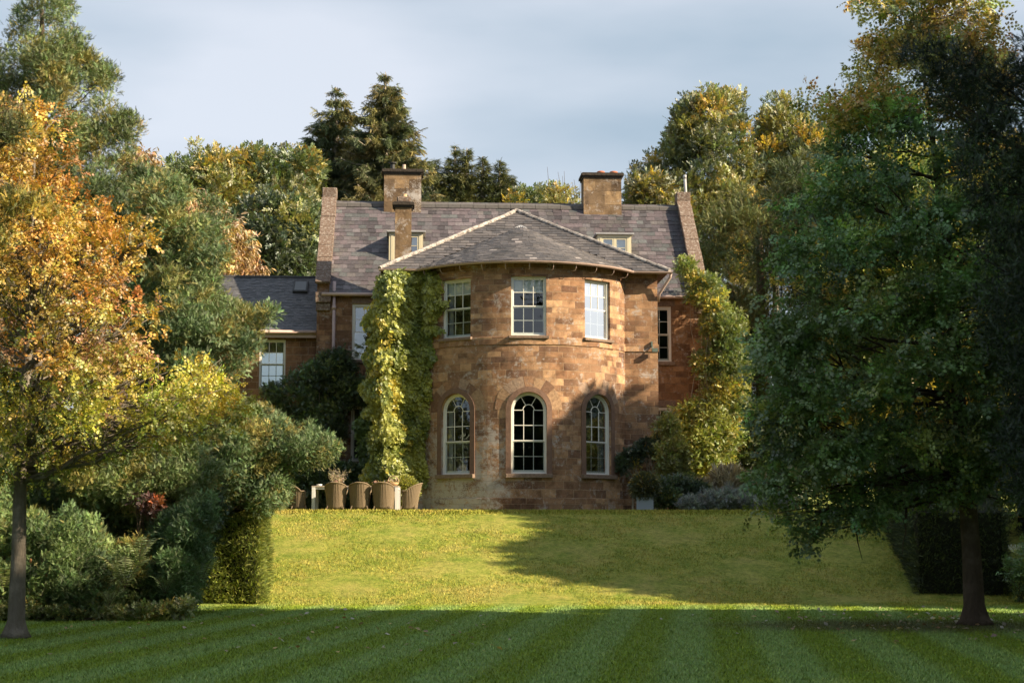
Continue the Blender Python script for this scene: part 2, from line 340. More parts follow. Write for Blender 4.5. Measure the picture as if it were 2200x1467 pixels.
def fixnormals(o):
    b = bmesh.new(); b.from_mesh(o.data); bmesh.ops.recalc_face_normals(b, faces=b.faces); b.to_mesh(o.data); b.free()
WW = 1.108; WA = R(37.1); UP = (5.40, 7.28); LOW = (1.10, 3.08)      # sills / heads (springing for the arches)
def cut_bow(a, z0, z1, arch):
    def f(d):
        o = [(-WW/2, z0), (WW/2, z0), (WW/2, z1)]
        if arch: o += [(WW/2*math.cos(t), z1+WW/2*math.sin(t)) for t in [math.pi*k/24 for k in range(1, 24)]]
        o += [(-WW/2, z1)]
        return [((BR+d)*math.sin(a)+x*math.cos(a), -(BR+d)*math.cos(a)+x*math.sin(a), z) for x, z in o]
    return (f, -.7, .3)
def bow_wall():
    mb = MB(); na = 48
    outp = [(-WU, 2.2), (-WU, WV)] + [(BR*math.sin(t), -BR*math.cos(t)) for t in [R(-PE+2*PE*k/na) for k in range(na+1)]] + [(WU, WV), (WU, 2.2)]
    ri = BR-.4; pe2 = math.degrees(math.acos((-WV-.4)/ri))
    inp = [(-WU+.4, 2.2), (-WU+.4, WV+.4)] + [(ri*math.sin(t), -ri*math.cos(t)) for t in [R(-pe2+2*pe2*k/na) for k in range(na+1)]] + [(WU-.4, WV+.4), (WU-.4, 2.2)]
    n = len(outp); z0, z1 = -.35, 7.68
    vs = [(x, y, z0) for x, y in outp]+[(x, y, z0) for x, y in inp]+[(x, y, z1) for x, y in outp]+[(x, y, z1) for x, y in inp]
    fs = []
    for i in range(n-1):
        fs += [(i, i+1, 2*n+i+1, 2*n+i), (n+i+1, n+i, 3*n+i, 3*n+i+1), (2*n+i, 2*n+i+1, 3*n+i+1, 3*n+i), (i+1, i, n+i, n+i+1)]
    fs += [(0, 2*n, 3*n, n), (n-1, 2*n-1, 4*n-1, 3*n-1)]
    mb.add(vs, fs); o = mb.build('bow_wall', M_ash, house); fixnormals(o)
    cuts = []
    for k in (-1, 0, 1): cuts += [cut_bow(k*WA, *UP, False), cut_bow(k*WA, *LOW, True)]
    bool_cut(o, cuts)
    def uv(co, p):
        x, y, z = co
        if abs(x) <= JU+.01 and y < WV+.5:
            t = math.atan2(x, -y); return (BR*t + (BR-math.hypot(x, y)), z)
        return (math.copysign(BR*R(PE)+abs(x)-JU, x) + (y-WV)*(1 if x > 0 else -1), z)
    wall_uv(o.data, uv); return o
bow_wall()
def flat_wall(name, u0, u1, v, th, z0, z1, holes, mat, parent=house):
    mb = MB(); mb.box(u0, u1, v, v+th, z0, z1); o = mb.build(name, mat, parent)
    if holes:
        bool_cut(o, [((lambda d, h=h: [(h[0], d, h[2]), (h[1], d, h[2]), (h[1], d, h[3]), (h[0], d, h[3])]), v-.3, v+th+.3) for h in holes])
    wall_uv(o.data, lambda co, p: (co[0]+co[1] if abs(p.normal[0]) < .5 else co[1], co[2] if abs(p.normal[2]) < .5 else co[1]))
    return o
MW = [(-5.71, -4.6), (4.23, 5.33)]
flat_wall('main_wall', -6.5, -3.98, WF, .4, -.35, 7.42, [(*MW[0], 5.17, 7.10), (*MW[0], 1.70, 3.60)], M_rub)
flat_wall('main_wall', 3.98, 6.15, WF, .4, -.35, 7.42, [(*MW[1], 5.17, 7.10), (*MW[1], 1.70, 3.60)], M_rub)
flat_wall('back_wall', -6.9, 6.55, 8.1, .4, -.35, 7.42, [], M_rub)
RZ0, RV0, RZ1, RV1 = 7.45, 1.3, 11.28, 4.9
def gable(u0, u1):
    mb = MB(); vb = 2*RV1-WF; sl = (RZ1-RZ0)/(RV1-RV0)
    top = RZ0+(WF-RV0)*sl+.28
    o_ = [(WF, -.35), (vb, -.35), (vb, top), (RV1, RZ1+.30), (WF, top)]
    vs = [(u0, v, z) for v, z in o_]+[(u1, v, z) for v, z in o_]; n = len(o_)
    fs = [tuple(range(n)), tuple(range(2*n-1, n-1, -1))]+[(i, n+i, n+(i+1) % n, (i+1) % n) for i in range(n)]
    uvs = [[(vs[j][1]+vs[j][0], vs[j][2]) for j in f] for f in fs]
    mb.add(vs, fs, uvs); g = mb.build('gable_wall', M_rub, house); fixnormals(g)
    for s in (1, -1):                                   # coping slabs up each rake
        mb = MB()
        a = Vector((0, RV1-(RV1-WF+.18)*s, top-.19)); b = Vector((0, RV1, RZ1+.30)); d = (b-a); L = d.length; d.normalize(); nrm = Vector((0, -d.z*s, d.y*s)) if s > 0 else Vector((0, -d.z*s*1, d.y*s))
        nrm = Vector((0, -d.z, d.y)) if s > 0 else Vector((0, d.z, -d.y))
        k = 0; t = 0
        while t < L:
            t2 = min(L, t+rnd.uniform(.55, .85)); j = rnd.uniform(-.012, .012)
            q = []
            for tt in (t, t2-.008):
                for uu in (u0-.05+j, u1+.05+j):
                    for hh in (.002, .12+j): q.append(a+d*tt+nrm*hh+Vector((uu, 0, 0)))
            mb.add(q, [(0, 1, 3, 2), (4, 6, 7, 5), (0, 4, 5, 1), (2, 3, 7, 6), (1, 5, 7, 3), (0, 2, 6, 4)])
            t = t2
        c = mb.build('gable_coping', M_cope, g, bevel=.015); fixnormals(c)
    mb = MB(); mb.box(u0-.05, u1+.06, WF-.22, WF+.25, RZ0-.33, RZ0+.02); mb.build('kneeler', M_cope, g, bevel=.02); mb = MB(); mb.box(u0-.03, u1+.04, WF-.12, WF+.15, RZ0-.6, RZ0-.335); mb.build('corbel', M_cope, g, bevel=.02)
    mb = MB(); mb.box(u0-.06, u1+.06, RV1-.24, RV1+.24, RZ1+.2, RZ1+.56); mb.build('apex_stone', M_cope, g, bevel=.03); return g
gable(-6.92, -6.5); gR = gable(6.15, 6.55)
# roofs made of separate slates laid in courses
SL_MAIN = [(.088, .078, .086), (.108, .092, .102), (.122, .104, .114), (.100, .097, .104), (.092, .10, .102), (.14, .128, .136), (.068, .062, .068), (.104, .098, .098)]
SL_WING = [(.085, .08, .08), (.10, .094, .092), (.07, .068, .07), (.118, .11, .107)]
SL_SIDE = [(.095, .098, .105), (.11, .112, .118), (.083, .087, .095)]
def slates(mb, org, eu, es, rows, sw, ex, span, keep, pal, lift=.016, streak=None):
    """courses of slates from the eave up; eu along the course, es up the slope"""
    org, eu, es = Vector(org), Vector(eu).normalized(), Vector(es).normalized(); nn = eu.cross(es).normalized()
    if nn.z < 0: nn = -nn
    for r in range(rows):
        s0 = r*ex; u0, u1 = span(s0+ex*.5); u = u0 - (sw*.5 if r % 2 else 0) - rnd.uniform(0, .04)
        while u < u1:
            w_ = sw*rnd.uniform(.86, 1.14); a, b = max(u, u0), min(u+w_-.006, u1); u += w_
            if b-a < .03: continue
            c = org+eu*(a+b)/2+es*(s0+ex*.5)
            if not keep(c): continue
            li = lift+rnd.uniform(-.003, .007); tl = rnd.uniform(-.004, .004); dr = rnd.uniform(-.008, .008)
            if rnd.random() < .02: dr -= .03; tl *= 3
            p = rnd.choice(pal); g = rnd.uniform(.84, 1.14)
            if streak: g *= .9*streak(c)
            col = tuple(x*g for x in p)
            q = []
            for ss, hh in ((s0+dr, li), (s0+ex*1.35, .004)):
                for uu, tt in ((a, tl), (b, -tl)):
                    q.append(org+eu*uu+es*ss+nn*(hh+tt)); q.append(org+eu*uu+es*ss+nn*(hh+tt-.012))
            mb.add(q, [(0, 4, 6, 2), (0, 2, 3, 1), (0, 1, 5, 4), (2, 6, 7, 3)], None, col)
# main roof
mb = MB(); sl = (RV1-RV0, RZ1-RZ0); L = math.hypot(*sl); H2 = .611
def over_wing(c): # the wing roof covers this part
    return not (c.z < 10.57-.0 and abs(c.x) < 4.67 and c.z < 7.73+H2*(4.67-abs(c.x))-.12)
mb.add([(-6.5, RV0, RZ0-.01), (6.15, RV0, RZ0-.01), (6.15, RV1, RZ1-.01), (-6.5, RV1, RZ1-.01), (6.15, 2*RV1-RV0, RZ0), (-6.5, 2*RV1-RV0, RZ0)], [(0, 1, 2, 3), (3, 2, 4, 5)], None, (.12, .1, .11))
def streak(c): return 1.0+.28*math.sin(c.x*2.3+1.0)*math.sin(c.x*5.1)+(.12 if c.x < -1 else -.06)
slates(mb, (-6.5, RV0-.03, RZ0-.03), (1, 0, 0), (0, sl[0], sl[1]), int(L/.235)+1, .285, .235, lambda s: (0.0, 12.65), over_wing, SL_MAIN, streak=streak)
roof = mb.build('main_roof', M_slate, house)
mb = MB(); u = -6.5
while u < 6.15:
    u2 = min(6.15, u+.46); j = rnd.uniform(-.008, .008)
    prof = [(-.17, -.13), (-.15, .0), (0, .075), (.15, .0), (.17, -.13)]
    vs = [(uu, RV1+a, RZ1+b+j) for uu in (u, u2-.012) for a, b in prof]
    mb.add(vs, [(i, i+1, 6+i, 5+i) for i in range(4)]+[(0, 5, 9, 4)]+[(4, 3, 2, 1, 0), (5, 6, 7, 8, 9)], None, (1, 1, 1)); u = u2
mb.build('ridge_tiles', plain('ridge tile', (.12, .112, .108), .85, .3, 7, .01), roof)
# wing roof: hipped front with a half cone over the bow
HE, VE, HU, AV, AH = 7.73, -2.24, 4.67, 2.41, 10.57
CH, CR_ = 9.57, 4.13; CS = (CH-HE)/CR_
def planeh(v): return HE+H2*(v-VE)
def coneh(u, v): return CH-CS*math.hypot(u, v)
mb = MB(); g = (.1, .095, .095)
mb.add([(-HU, VE, HE-.015), (HU, VE, HE-.015), (0, AV, AH-.015)], [(0, 1, 2)], None, g)
for s in (-1, 1): mb.add([(s*HU, VE, HE-.015), (0, AV, AH-.015), (0, 4.25, AH-.015), (s*HU, 1.56, HE-.015)], [(0, 1, 2, 3)], None, g)
na = 60; vs = [(0, 0, CH-.015)]+[(CR_*math.sin(t), -CR_*math.cos(t), HE-.015) for t in [R(-90+3*k) for k in range(na+1)]]
mb.add(vs, [(0, i+1, i+2) for i in range(na)], None, g)
# soffit closes the eaves underneath
pts = [(-HU, VE+.02)]+[((CR_-.02)*math.sin(t), -(CR_-.02)*math.cos(t)) for t in [R(-57+114*k/40) for k in range(41)]]+[(HU, VE+.02), (HU, 1.5), (-HU, 1.5)]
mb.add([(x, y, HE-.05) for x, y in pts], [tuple(range(len(pts)-1, -1, -1))], None, (.08, .05, .035))
es = (0, 1, H2)
def kp(c): return c.z > coneh(c.x, c.y)-.0 and abs(c.x) < HU-(c.y-VE)*1.003 + .05
slates(mb, (-HU, VE-.03, HE-.02), (1, 0, 0), es, 24, .30, .235, lambda s: (max(0, s*.853-.05), min(2*HU, 2*HU-s*.853+.05)), kp, SL_WING, lift=.02)
for s in (-1, 1):
    slates(mb, (s*HU, VE, HE-.02), (0, 1, 0), (-s, 0, H2), 24, .30, .235, lambda q: (q*.853, 6.5), lambda c: c.z > RZ0+1.064*(c.y-RV0) or c.y < 1.5, SL_WING)
r = CR_+.03; row = 0; ex = .15
while r > .12:                                          # slates ring by ring round the cone, mitred narrower to the top
    n = max(5, int(2*math.pi*r/.24)); off = rnd.random()
    for k in range(n):
        t0 = 2*math.pi*(k+off)/n; t1 = 2*math.pi*(k+off+1)/n-.006/r; tm = (t0+t1)/2
        x, y = r*math.sin(tm), -r*math.cos(tm)
        if y > .3 or planeh(y) > coneh(x, y)+.03: continue
        p = rnd.choice(SL_WING); gg = rnd.uniform(.75, 1.2); c = tuple(a*gg for a in p); li = .018+rnd.uniform(-.004, .008); dr = rnd.uniform(-.006, .006)
        if rnd.random() < .03: c = (.3, .28, .27)
        q = []
        for rr, hh in ((r+dr, li), (max(.02, r-ex*1.35), .005)):
            for t in (t0, t1):
                q.append((rr*math.sin(t), -rr*math.cos(t), CH-CS*rr+hh)); q.append((rr*math.sin(t), -rr*math.cos(t), CH-CS*rr+hh-.012))
        mb.add(q, [(0, 4, 6, 2), (0, 2, 3, 1), (0, 1, 5, 4), (2, 6, 7, 3)], None, c)
    r -= ex; row += 1
wroof = mb.build('wing_roof', M_slate, house)
for s in (-1, 1):
    mb = MB(); a = Vector((s*(HU+.03), VE-.03, HE-.0)); b = Vector((0, AV, AH+.02)); n = 13
    for i in range(n):
        p, q = a.lerp(b, i/n), a.lerp(b, (i+.985)/n); j = rnd.uniform(-.01, .015)
        mb.tube([p+Vector((0, 0, j)), q+Vector((0, 0, j+.012))], [.078, .072], 8)
    mb.build('hip_capping', M_hip, wroof)
mb = MB(); mb.tube([(0, AV-.05, AH+.03), (0, 4.3, AH+.03)], .085, 8); mb.build('ridge_capping', M_hip, wroof)
mb = MB()                                               # lead flashing at the head of the half cone
for k in range(7):
    t = R(-66+22*k); mb.tube([(0, .1, CH+.03), (.22*math.sin(t), .1-.22*math.cos(t), CH-.05)], [.05, .02], 6)
mb.build('lead_flashing', M_lead, wroof)
# gutters
mb = MB(); path = [(-HU-.06, VE-.05, HE-.03)]+[((CR_+.05)*math.sin(t), -(CR_+.05)*math.cos(t), HE-.03) for t in [R(-56.4+112.8*k/40) for k in range(41)]]+[(HU+.1, VE-.05, HE-.03)]
for i in range(len(path)-1):                            # half-round channel
    p, q = Vector(path[i]), Vector(path[i+1]); d = (q-p).normalized(); nn = Vector((d.y, -d.x, 0))
    for k in range(6):
        a0, a1 = math.pi*k/6, math.pi*(k+1)/6
        for rr in (.06,):
            f = lambda P, a: P+nn*(rr*math.cos(a))+Vector((0, 0, -rr*math.sin(a)))
            mb.add([f(p, a0), f(q, a0), f(q, a1), f(p, a1)], [(0, 1, 2, 3)])
gut = mb.build('gutter', M_gutter, house); 
md = gut.modifiers.new('s', 'SOLIDIFY'); md.thickness = .012; md.offset = -1
for k in range(-5, 6):
    t = R(k*10.5); c, s_ = math.cos(t), math.sin(t); mb = MB()
    pr = [(CR_+.03, HE-.09), (CR_+.0, HE-.2), (CR_-.08, HE-.27), (BR+.0, HE-.24)]
    mb.tube([(r_*s_, -r_*c, z) for r_, z in pr], .011, 6); mb.build('gutter_bracket', M_gutter, gut)
mb = MB(); mb.tube([(WU+.4, VE-.02, HE-.08), (WU+.38, VE+.05, HE-.2), (WU+.05, WV-.1, HE-.72), (WU+.03, WV+.06, HE-.95)], .045, 10); mb.build('downpipe', M_gutter, house, smooth=True)
for u0, u1 in ((-6.75, -4.4), (4.4, 6.3)):
    mb = MB(); mb.tube([(u0, RV0-.02, RZ0-.05), (u1, RV0-.02, RZ0-.05)], .06, 10); mb.build('gutter', M_gutter, house, smooth=True)
mb = MB(); px_ = -6.33
mb.tube([(px_, WF-.1, 7.86), (px_, WF-.1, 4.9), (px_+.01, WF-.1, 2.5), (px_+.02, WF-.1, -.1)], .058, 12)
for z in (7.42, 6.95, 4.6, 2.2): mb.tube([(px_, WF-.1, z-.06), (px_, WF-.1, z+.06)], .078, 12)
mb.build('soil_pipe', plain('pinkish pipe paint', (.46, .35, .34), .5, .12, 8), house, smooth=True)
# string course and plinth round the bow
def bow_band(name, z0, z1, off, mat, parent=house, wb=0, cap=False):
    mb = MB(); pts = [(-WU-off, 1.2), (-WU-off, WV-off), (-JU-off*.5, WV-off)]+[((BR+off)*math.sin(R(-PE+2*PE*k/60)), -(BR+off)*math.cos(R(-PE+2*PE*k/60))) for k in range(1, 60)]+[(JU+off*.5, WV-off), (WU+off, WV-off), (WU+off, 1.2)]
    inn = [(-WU-.0, 1.2), (-WU-.0, WV), (-JU, WV)]+[(BR*math.sin(R(-PE+2*PE*k/60)), -BR*math.cos(R(-PE+2*PE*k/60))) for k in range(1, 60)]+[(JU, WV), (WU, WV), (WU, 1.2)]
    us = [0]
    for i in range(1, len(pts)): us.append(us[-1]+math.hypot(pts[i][0]-pts[i-1][0], pts[i][1]-pts[i-1][1]))
    for i in range(len(pts)-1):
        (x0, y0), (x1, y1), (a0, b0), (a1, b1) = pts[i], pts[i+1], inn[i], inn[i+1]; u0, u1 = us[i]-7.5, us[i+1]-7.5
        mb.add([(x0, y0, z0), (x1, y1, z0), (x1, y1, z1), (x0, y0, z1)], [(0, 1, 2, 3)], [[(u0, z0), (u1, z0), (u1, z1), (u0, z1)]])
        mb.add([(x0, y0, z1), (x1, y1, z1), (a1, b1, z1+wb), (a0, b0, z1+wb)], [(0, 1, 2, 3)], [[(u0, z1), (u1, z1), (u1, z1+.05), (u0, z1+.05)]])
        mb.add([(x0, y0, z0), (a0, b0, z0), (a1, b1, z0), (x1, y1, z0)], [(0, 1, 2, 3)], [[(u0, z0), (u0, z0-.05), (u1, z0-.05), (u1, z0)]])
    return mb.build(name, mat, parent)
bow_band('string_course', 5.13, 5.36, .028, M_ash, wb=.01)
bow_band('plinth', -.3, .34, .03, M_ash, wb=.02)
# sash windows
def sash(M, w_, h, cols, rows, arch=False, blind=0, curtain=0, glass=None, name='sash_window', fw=.062, parent=house):
    """w_ x h opening, local x across, y outwards, z up; h is to the springing when arched"""
    T = lambda x, y, z: M @ Vector((x, y, z)); mb = MB()
    bx = lambda x0, x1, y0, y1, z0, z1: mb.box(x0, x1, y0, y1, z0, z1, M=M)
    hw = w_/2; bt = .1
    bx(-hw, -hw+fw, -.09, .0, 0, h); bx(hw-fw, hw, -.09, .0, 0, h); bx(-hw+fw, hw-fw, -.09, .0, 0, .05)
    if not arch: bx(-hw+fw, hw-fw, -.09, 0, h-fw, h)
    iw = hw-fw; top = h if arch else h-fw; mid = .05+(top-.05)*.5
    for a, b, y in ((.05, mid, -.075), (mid, top, -.045)):      # lower and upper sash
        bx(-iw, -iw+.032, y-.03, y, a, b); bx(iw-.032, iw, y-.03, y, a, b)
        bx(-iw+.032, iw-.032, y-.031, y+.001, a, a+(.07 if a == .05 else .035))
        if not (arch and b == top): bx(-iw+.032, iw-.032, y-.031, y+.001, b-.035, b)
        gx = iw-.032; m0 = a+.05; m1 = b-.02 if not (arch and b == top) else b
        for c in range(1, cols): x = -gx+2*gx*c/cols; bx(x-.0105, x+.0105, y-.027, y-.002, m0, m1)
        z = (a+b)/2+.01; bx(-gx, gx, y-.026, y-.003, z-.0105, z+.0105)
    if arch:
        def ring(r0, r1, y0, y1, a0=0, a1=math.pi, n=28):
            for i in range(n):
                t0, t1 = a0+(a1-a0)*i/n, a0+(a1-a0)*(i+1)/n
                q = [T(r_*math.cos(t), y, h+r_*math.sin(t)) for t in (t0, t1) for y in (y0, y1) for r_ in (r0, r1)]
                mb.add(q, [(0, 1, 5, 4), (2, 6, 7, 3), (0, 4, 6, 2), (1, 3, 7, 5)])
        ring(hw-fw, hw, -.09, 0); ring(iw-.032, iw, -.075, -.045)
        rs = w_/6-.01; ring(rs-.011, rs+.011, -.072, -.047, n=16)
        bx(-iw, -rs, -.071, -.048, h-.0105, h+.0105); bx(rs, iw, -.071, -.048, h-.0105, h+.0105)
        for t in (R(60), R(120)):
            p, q = T(rs*math.cos(t), -.06, h+rs*math.sin(t)), T(iw*math.cos(t), -.06, h+iw*math.sin(t)); mb.tube([p, q], .012, 6)
    o = mb.build(name, M_white, parent)
    g = MB(); gy = -.062
    pl = [(-iw, .06), (iw, .06), (iw, top)]+([(iw*math.cos(math.pi*k/24), h+iw*math.sin(math.pi*k/24)) for k in range(1, 24)] if arch else [])+[(-iw, top)]
    g.add([T(x, gy, z) for x, z in pl], [tuple(range(len(pl)))]); g.build('pane', glass or M_glass, o)
    if blind:
        b = MB(); n = 10
        for i in range(n):
            x0, x1 = -iw+2*iw*i/n, -iw+2*iw*(i+1)/n; k = .008*(i % 2)
            b.add([T(x0, -.13+k, top-blind), T(x1, -.13+.008-k, top-blind), T(x1, -.13+.008-k, top+.02), T(x0, -.13+k, top+.02)], [(0, 1, 2, 3)])
        b.build('blind', M_blind, o)
    if curtain:
        for s in ((-1, 1) if curtain == 2 else (curtain if curtain in (-1, 1) else 1,)):
            b = MB(); n = 8; cw = .17
            for i in range(n):
                xs_ = [s*(iw-cw*j/n) for j in (i, i+1)]; yy = [-.22+.03*((i+j) % 2) for j in (0, 1)]
                b.add([T(xs_[0], yy[0], .0), T(xs_[1], yy[1], .0), T(xs_[1], yy[1], top), T(xs_[0], yy[0], top)], [(0, 1, 2, 3)])
            b.build('curtain', M_curt, o)
    return o
def bowM(a, z, back): r_ = BR*math.cos(math.asin(WW/2/BR))-back; return Matrix.Translation((r_*math.sin(a), -r_*math.cos(a), z)) @ Matrix.Rotation(a, 4, 'Z') @ Matrix.Rotation(math.pi, 4, 'Z')
for k in (-1, 0, 1):
    a = k*WA
    wdw = sash(bowM(a, UP[0], .09), WW, UP[1]-UP[0], 3, 4, False, blind=.42, curtain=(1 if k == -1 else (0 if k == 0 else -1)), glass=M_glass_sky if k == 1 else None)
    mb = MB(); mb.box(-.63, .63, -.2, .11, -.09, -.002, M=bowM(a, UP[0], 0)); mb.build('sill', M_sill, wdw, bevel=.008)
    wdw = sash(bowM(a, LOW[0], .09), WW, LOW[1]-LOW[0], 3, 4, True, curtain=2 if k else 0, name='arched_window')
    mb = MB(); mb.box(-.73, .73, -.2, .12, -.13, -.002, M=bowM(a, LOW[0], 0)); mb.build('sill', M_sill, wdw, bevel=.012)
    # plain band round the arch, and the ring of arch stones outside it
    mb = MB(); r0, r1 = WW/2+.004, WW/2+.165; z0, zs = LOW[0], LOW[1]; off = .038
    pth = [(1, 0, z0), (1, 0, zs-.7), (1, 0, zs)]+[(math.cos(math.pi*i/28), math.sin(math.pi*i/28), zs) for i in range(1, 28)]+[(-1, 0, zs), (-1, 0, zs-.7), (-1, 0, z0)]
    for i in range(len(pth)-1):
        P = []
        for c, s_, zz in pth[i:i+2]:
            for rr in (r0, r1):
                for of in (.0, off): P.append(bowp(rr*c, zz+rr*s_, of, a))
        mb.add(P, [(1, 5, 7, 3), (2, 3, 7, 6), (0, 4, 5, 1)], None)
    b = mb.build('arch_surround', M_dress, wdw); fixnormals(b)
    mb = MB(); nv = 9; off = .006
    for i in range(nv):
        t0, t1 = math.pi*i/nv+.006, math.pi*(i+1)/nv-.006; r2 = WW/2+.50+rnd.uniform(-.04, .04); c = rnd.choice([(.3, .18, .11), (.36, .24, .15), (.26, .16, .105), (.2, .12, .08), (.33, .24, .18)])
        nn = 4; P = [bowp(rr*math.cos(t0+(t1-t0)*j/nn), LOW[1]+rr*math.sin(t0+(t1-t0)*j/nn), off, a) for j in range(nn+1) for rr in (r1+.003, r2)]
        mb.add(P, [(2*j, 2*j+1, 2*j+3, 2*j+2) for j in range(nn)], None, c)
    mb.build('arch_stones', M_vous, wdw)
def flatM(u, z, v): return Matrix.Translation((u, v, z)) @ Matrix.Rotation(math.pi, 4, 'Z')
for (u0, u1) in MW:
    for z0, z1 in ((5.17, 7.10), (1.70, 3.60)):
        wdw = sash(flatM((u0+u1)/2, z0, WF+.05), u1-u0, z1-z0, 3, 4, False, glass=M_glass_sky if (u0 < 0 and z0 > 5) else None, fw=.085)
        mb = MB(); mb.box(u0-.1, u1+.1, WF-.09, WF+.2, z0-.13, z0-.003); mb.build('sill', M_sill, wdw, bevel=.012)
        if u0 > 0 or z0 > 5:
            mb = MB(); mb.box(u0-.02, u1+.12, WF-.025, WF+.1, z1+.004, z1+.22); mb.build('lintel', M_sill, wdw, bevel=.01)
# slabs and partitions added behind the glass to keep the rooms dark
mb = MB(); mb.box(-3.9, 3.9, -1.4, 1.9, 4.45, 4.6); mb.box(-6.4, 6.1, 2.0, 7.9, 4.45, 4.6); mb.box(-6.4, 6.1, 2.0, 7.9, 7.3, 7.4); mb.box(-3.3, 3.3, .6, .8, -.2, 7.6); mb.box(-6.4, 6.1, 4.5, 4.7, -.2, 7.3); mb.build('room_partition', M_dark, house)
# dormers
for u in (-3.89, 3.50):
    mb = MB(); v, z0, z1, hw = 2.55, 8.62, 9.80, .60
    mb.box(u-hw, u-hw+.07, v, v+1.4, z0, z1, (1, 1, 1)); mb.box(u+hw-.07, u+hw, v, v+1.4, z0, z1)
    mb.box(u-hw+.07, u+hw-.07, v, v+.07, z0, z0+.12); mb.box(u-hw+.07, u+hw-.07, v, v+.07, z1-.10, z1)
    mb.box(u-hw+.07, u-hw+.15, v-.012, v+.07, z0+.12, z1-.10); mb.box(u+hw-.15, u+hw-.07, v-.012, v+.07, z0+.12, z1-.10)
    d = mb.build('dormer', M_cream, roof)
    mb = MB(); mb.box(u-hw-.09, u+hw+.09, v-.10, v+1.5, z1+.003, z1+.06); mb.build('lead_top', M_lead, d, bevel=.012)
    mb = MB()
    for x0, x1 in ((u-.45, u-.02), (u+.02, u+.45)):
        za, zb = z0+.13, z1-.11
        mb.box(x0, x0+.055, v+.0, v+.045, za, zb); mb.box(x1-.055, x1, v+.0, v+.045, za, zb); mb.box(x0+.055, x1-.055, v+.0, v+.045, za, za+.06); mb.box(x0+.055, x1-.055, v+.0, v+.045, zb-.055, zb)
        mb.box(x0+.055, x1-.055, v+.01, v+.035, (za+zb)/2+.1, (za+zb)/2+.122)
    mb.box(u-.02, u+.02, v-.005, v+.05, z0+.12, z1-.1); c = mb.build('casement', M_cream, d)
    mb = MB(); mb.add([(u-.45, v+.03, z0+.1), (u+.45, v+.03, z0+.1), (u+.45, v+.03, z1-.1), (u-.45, v+.03, z1-.1)], [(0, 1, 2, 3)]); mb.build('pane', M_glass_sky, d)
    mb = MB(); mb.box(u-.42, u+.42, v+.1, v+.11, z1-.45, z1-.1); mb.build('blind', M_blind, d)
# chimneys
def chimney(u0, u1, v0, v1, z0, z1, cap=.09, neck=.1, pots=()):
    mb = MB(); mb.boxuv(u0, u1, v0, v1, z0, z1-.2); c = mb.build('chimney', M_ochre, house)
    mb = MB()
    for i, (o_, a, b) in enumerate(((cap*.45, z1-.2, z1-.13), (cap, z1-.128, z1-.03), (cap*.6, z1-.028, z1))):
        mb.box(u0-o_, u1+o_, v0-o_, v1+o_, a, b)
    mb.build('chimney_cap', M_cap, c, bevel=.02); return c
c = chimney(-4.72, -3.36, 4.55, 5.45, 10.6, 12.54)
mb = MB(); mb.tube([(-4.42, 5, 12.5), (-4.42, 5, 12.83)], .085, 12); mb.tube([(-4.42, 5, 12.84), (-4.42, 5, 12.87)], .15, 14); mb.build('flue_cowl', M_black, c)
mb = MB(); mb.lathe([(.0, .1), (.19, .0), (.2, -.02), (.0, -.02)], 14, (-3.98, 5, 12.56)); mb.lathe([(.07, 0), (.065, .2), (0, .21)], 10, (-4.0, 5, 12.6)); mb.build('chimney_pot', plain('pale pot', (.5, .4, .32), .8), c)
c = chimney(2.62, 4.02, 4.55, 5.45, 10.6, 12.5)
for x in (3.3, 3.78):
    mb = MB(); mb.lathe([(.0, 0), (.11, 0), (.15, .05), (.155, .1), (.13, .12), (.1, .13), (.09, .06)], 14, (x, 4.9, 12.5)); mb.build('chimney_pot', M_terra, c, smooth=True)
c = chimney(-4.25, -3.70, .2, .8, 8.0, 10.42, cap=.1)
mb = MB(); mb.box(-4.2, -3.74, .26, .74, 10.424, 10.62); mb.build('chimney_block', M_cope, c, bevel=.04)
mb = MB(); mb.lathe([(.1, 0), (.09, .14), (.06, .14)], 12, (-3.95, .5, 10.6)); mb.build('chimney_pot', plain('buff pot', (.5, .36, .22), .8), c)
mb = MB(); mb.tube([(6.5, RV1, RZ1+.1), (6.5, RV1-.02, RZ1+.45), (6.46, RV1-.04, RZ1+.6), (6.44, RV1-.04, RZ1+1.2)], [.06, .06, .055, .055], 12); mb.tube([(6.44, RV1-.04, RZ1+1.1), (6.44, RV1-.04, RZ1+1.24)], .066, 12); mb.build('metal_flue', M_metal, house, smooth=True)
# low side range on the left
wins = (-8.90, -8.0, 4.2, 5.9)
sw_ = flat_wall('side_range_wall', -15, -6.93, 2.0, .35, -.35, 6.1, [wins, (-8.9, -8.0, 1.2, 2.9)], M_brk)
wdw = sash(flatM(-8.45, 4.2, 2.05), .9, 1.7, 3, 4, glass=M_glass_sky, fw=.05)
wdw = sash(flatM(-8.45, 1.2, 2.05), .9, 1.7, 3, 4, fw=.05)
mb = MB(); Z0, V0, Z1, V1 = 6.19, 1.75, 8.59, 5.2
mb.add([(-15, V0, Z0-.012), (-6.93, V0, Z0-.012), (-6.93, V1, Z1-.012), (-15, V1, Z1-.012), (-6.93, 8.6, Z0), (-15, 8.6, Z0)], [(0, 1, 2, 3), (3, 2, 4, 5)], None, (.05, .05, .055))
slates(mb, (-13, V0-.03, Z0-.02), (1, 0, 0), (0, V1-V0, Z1-Z0), int(math.hypot(V1-V0, Z1-Z0)/.125)+1, .2, .125, lambda s: (0, 6.07), lambda c: True, SL_SIDE, lift=.010)
sroof = mb.build('side_range_roof', M_slate, house)
mb = MB(); mb.box(-13, -6.94, V1-.1, V1+.1, Z1-.06, Z1+.04); mb.build('ridge_tiles', plain('dark ridge', (.08, .08, .085), .8, .2), sroof, bevel=.03)
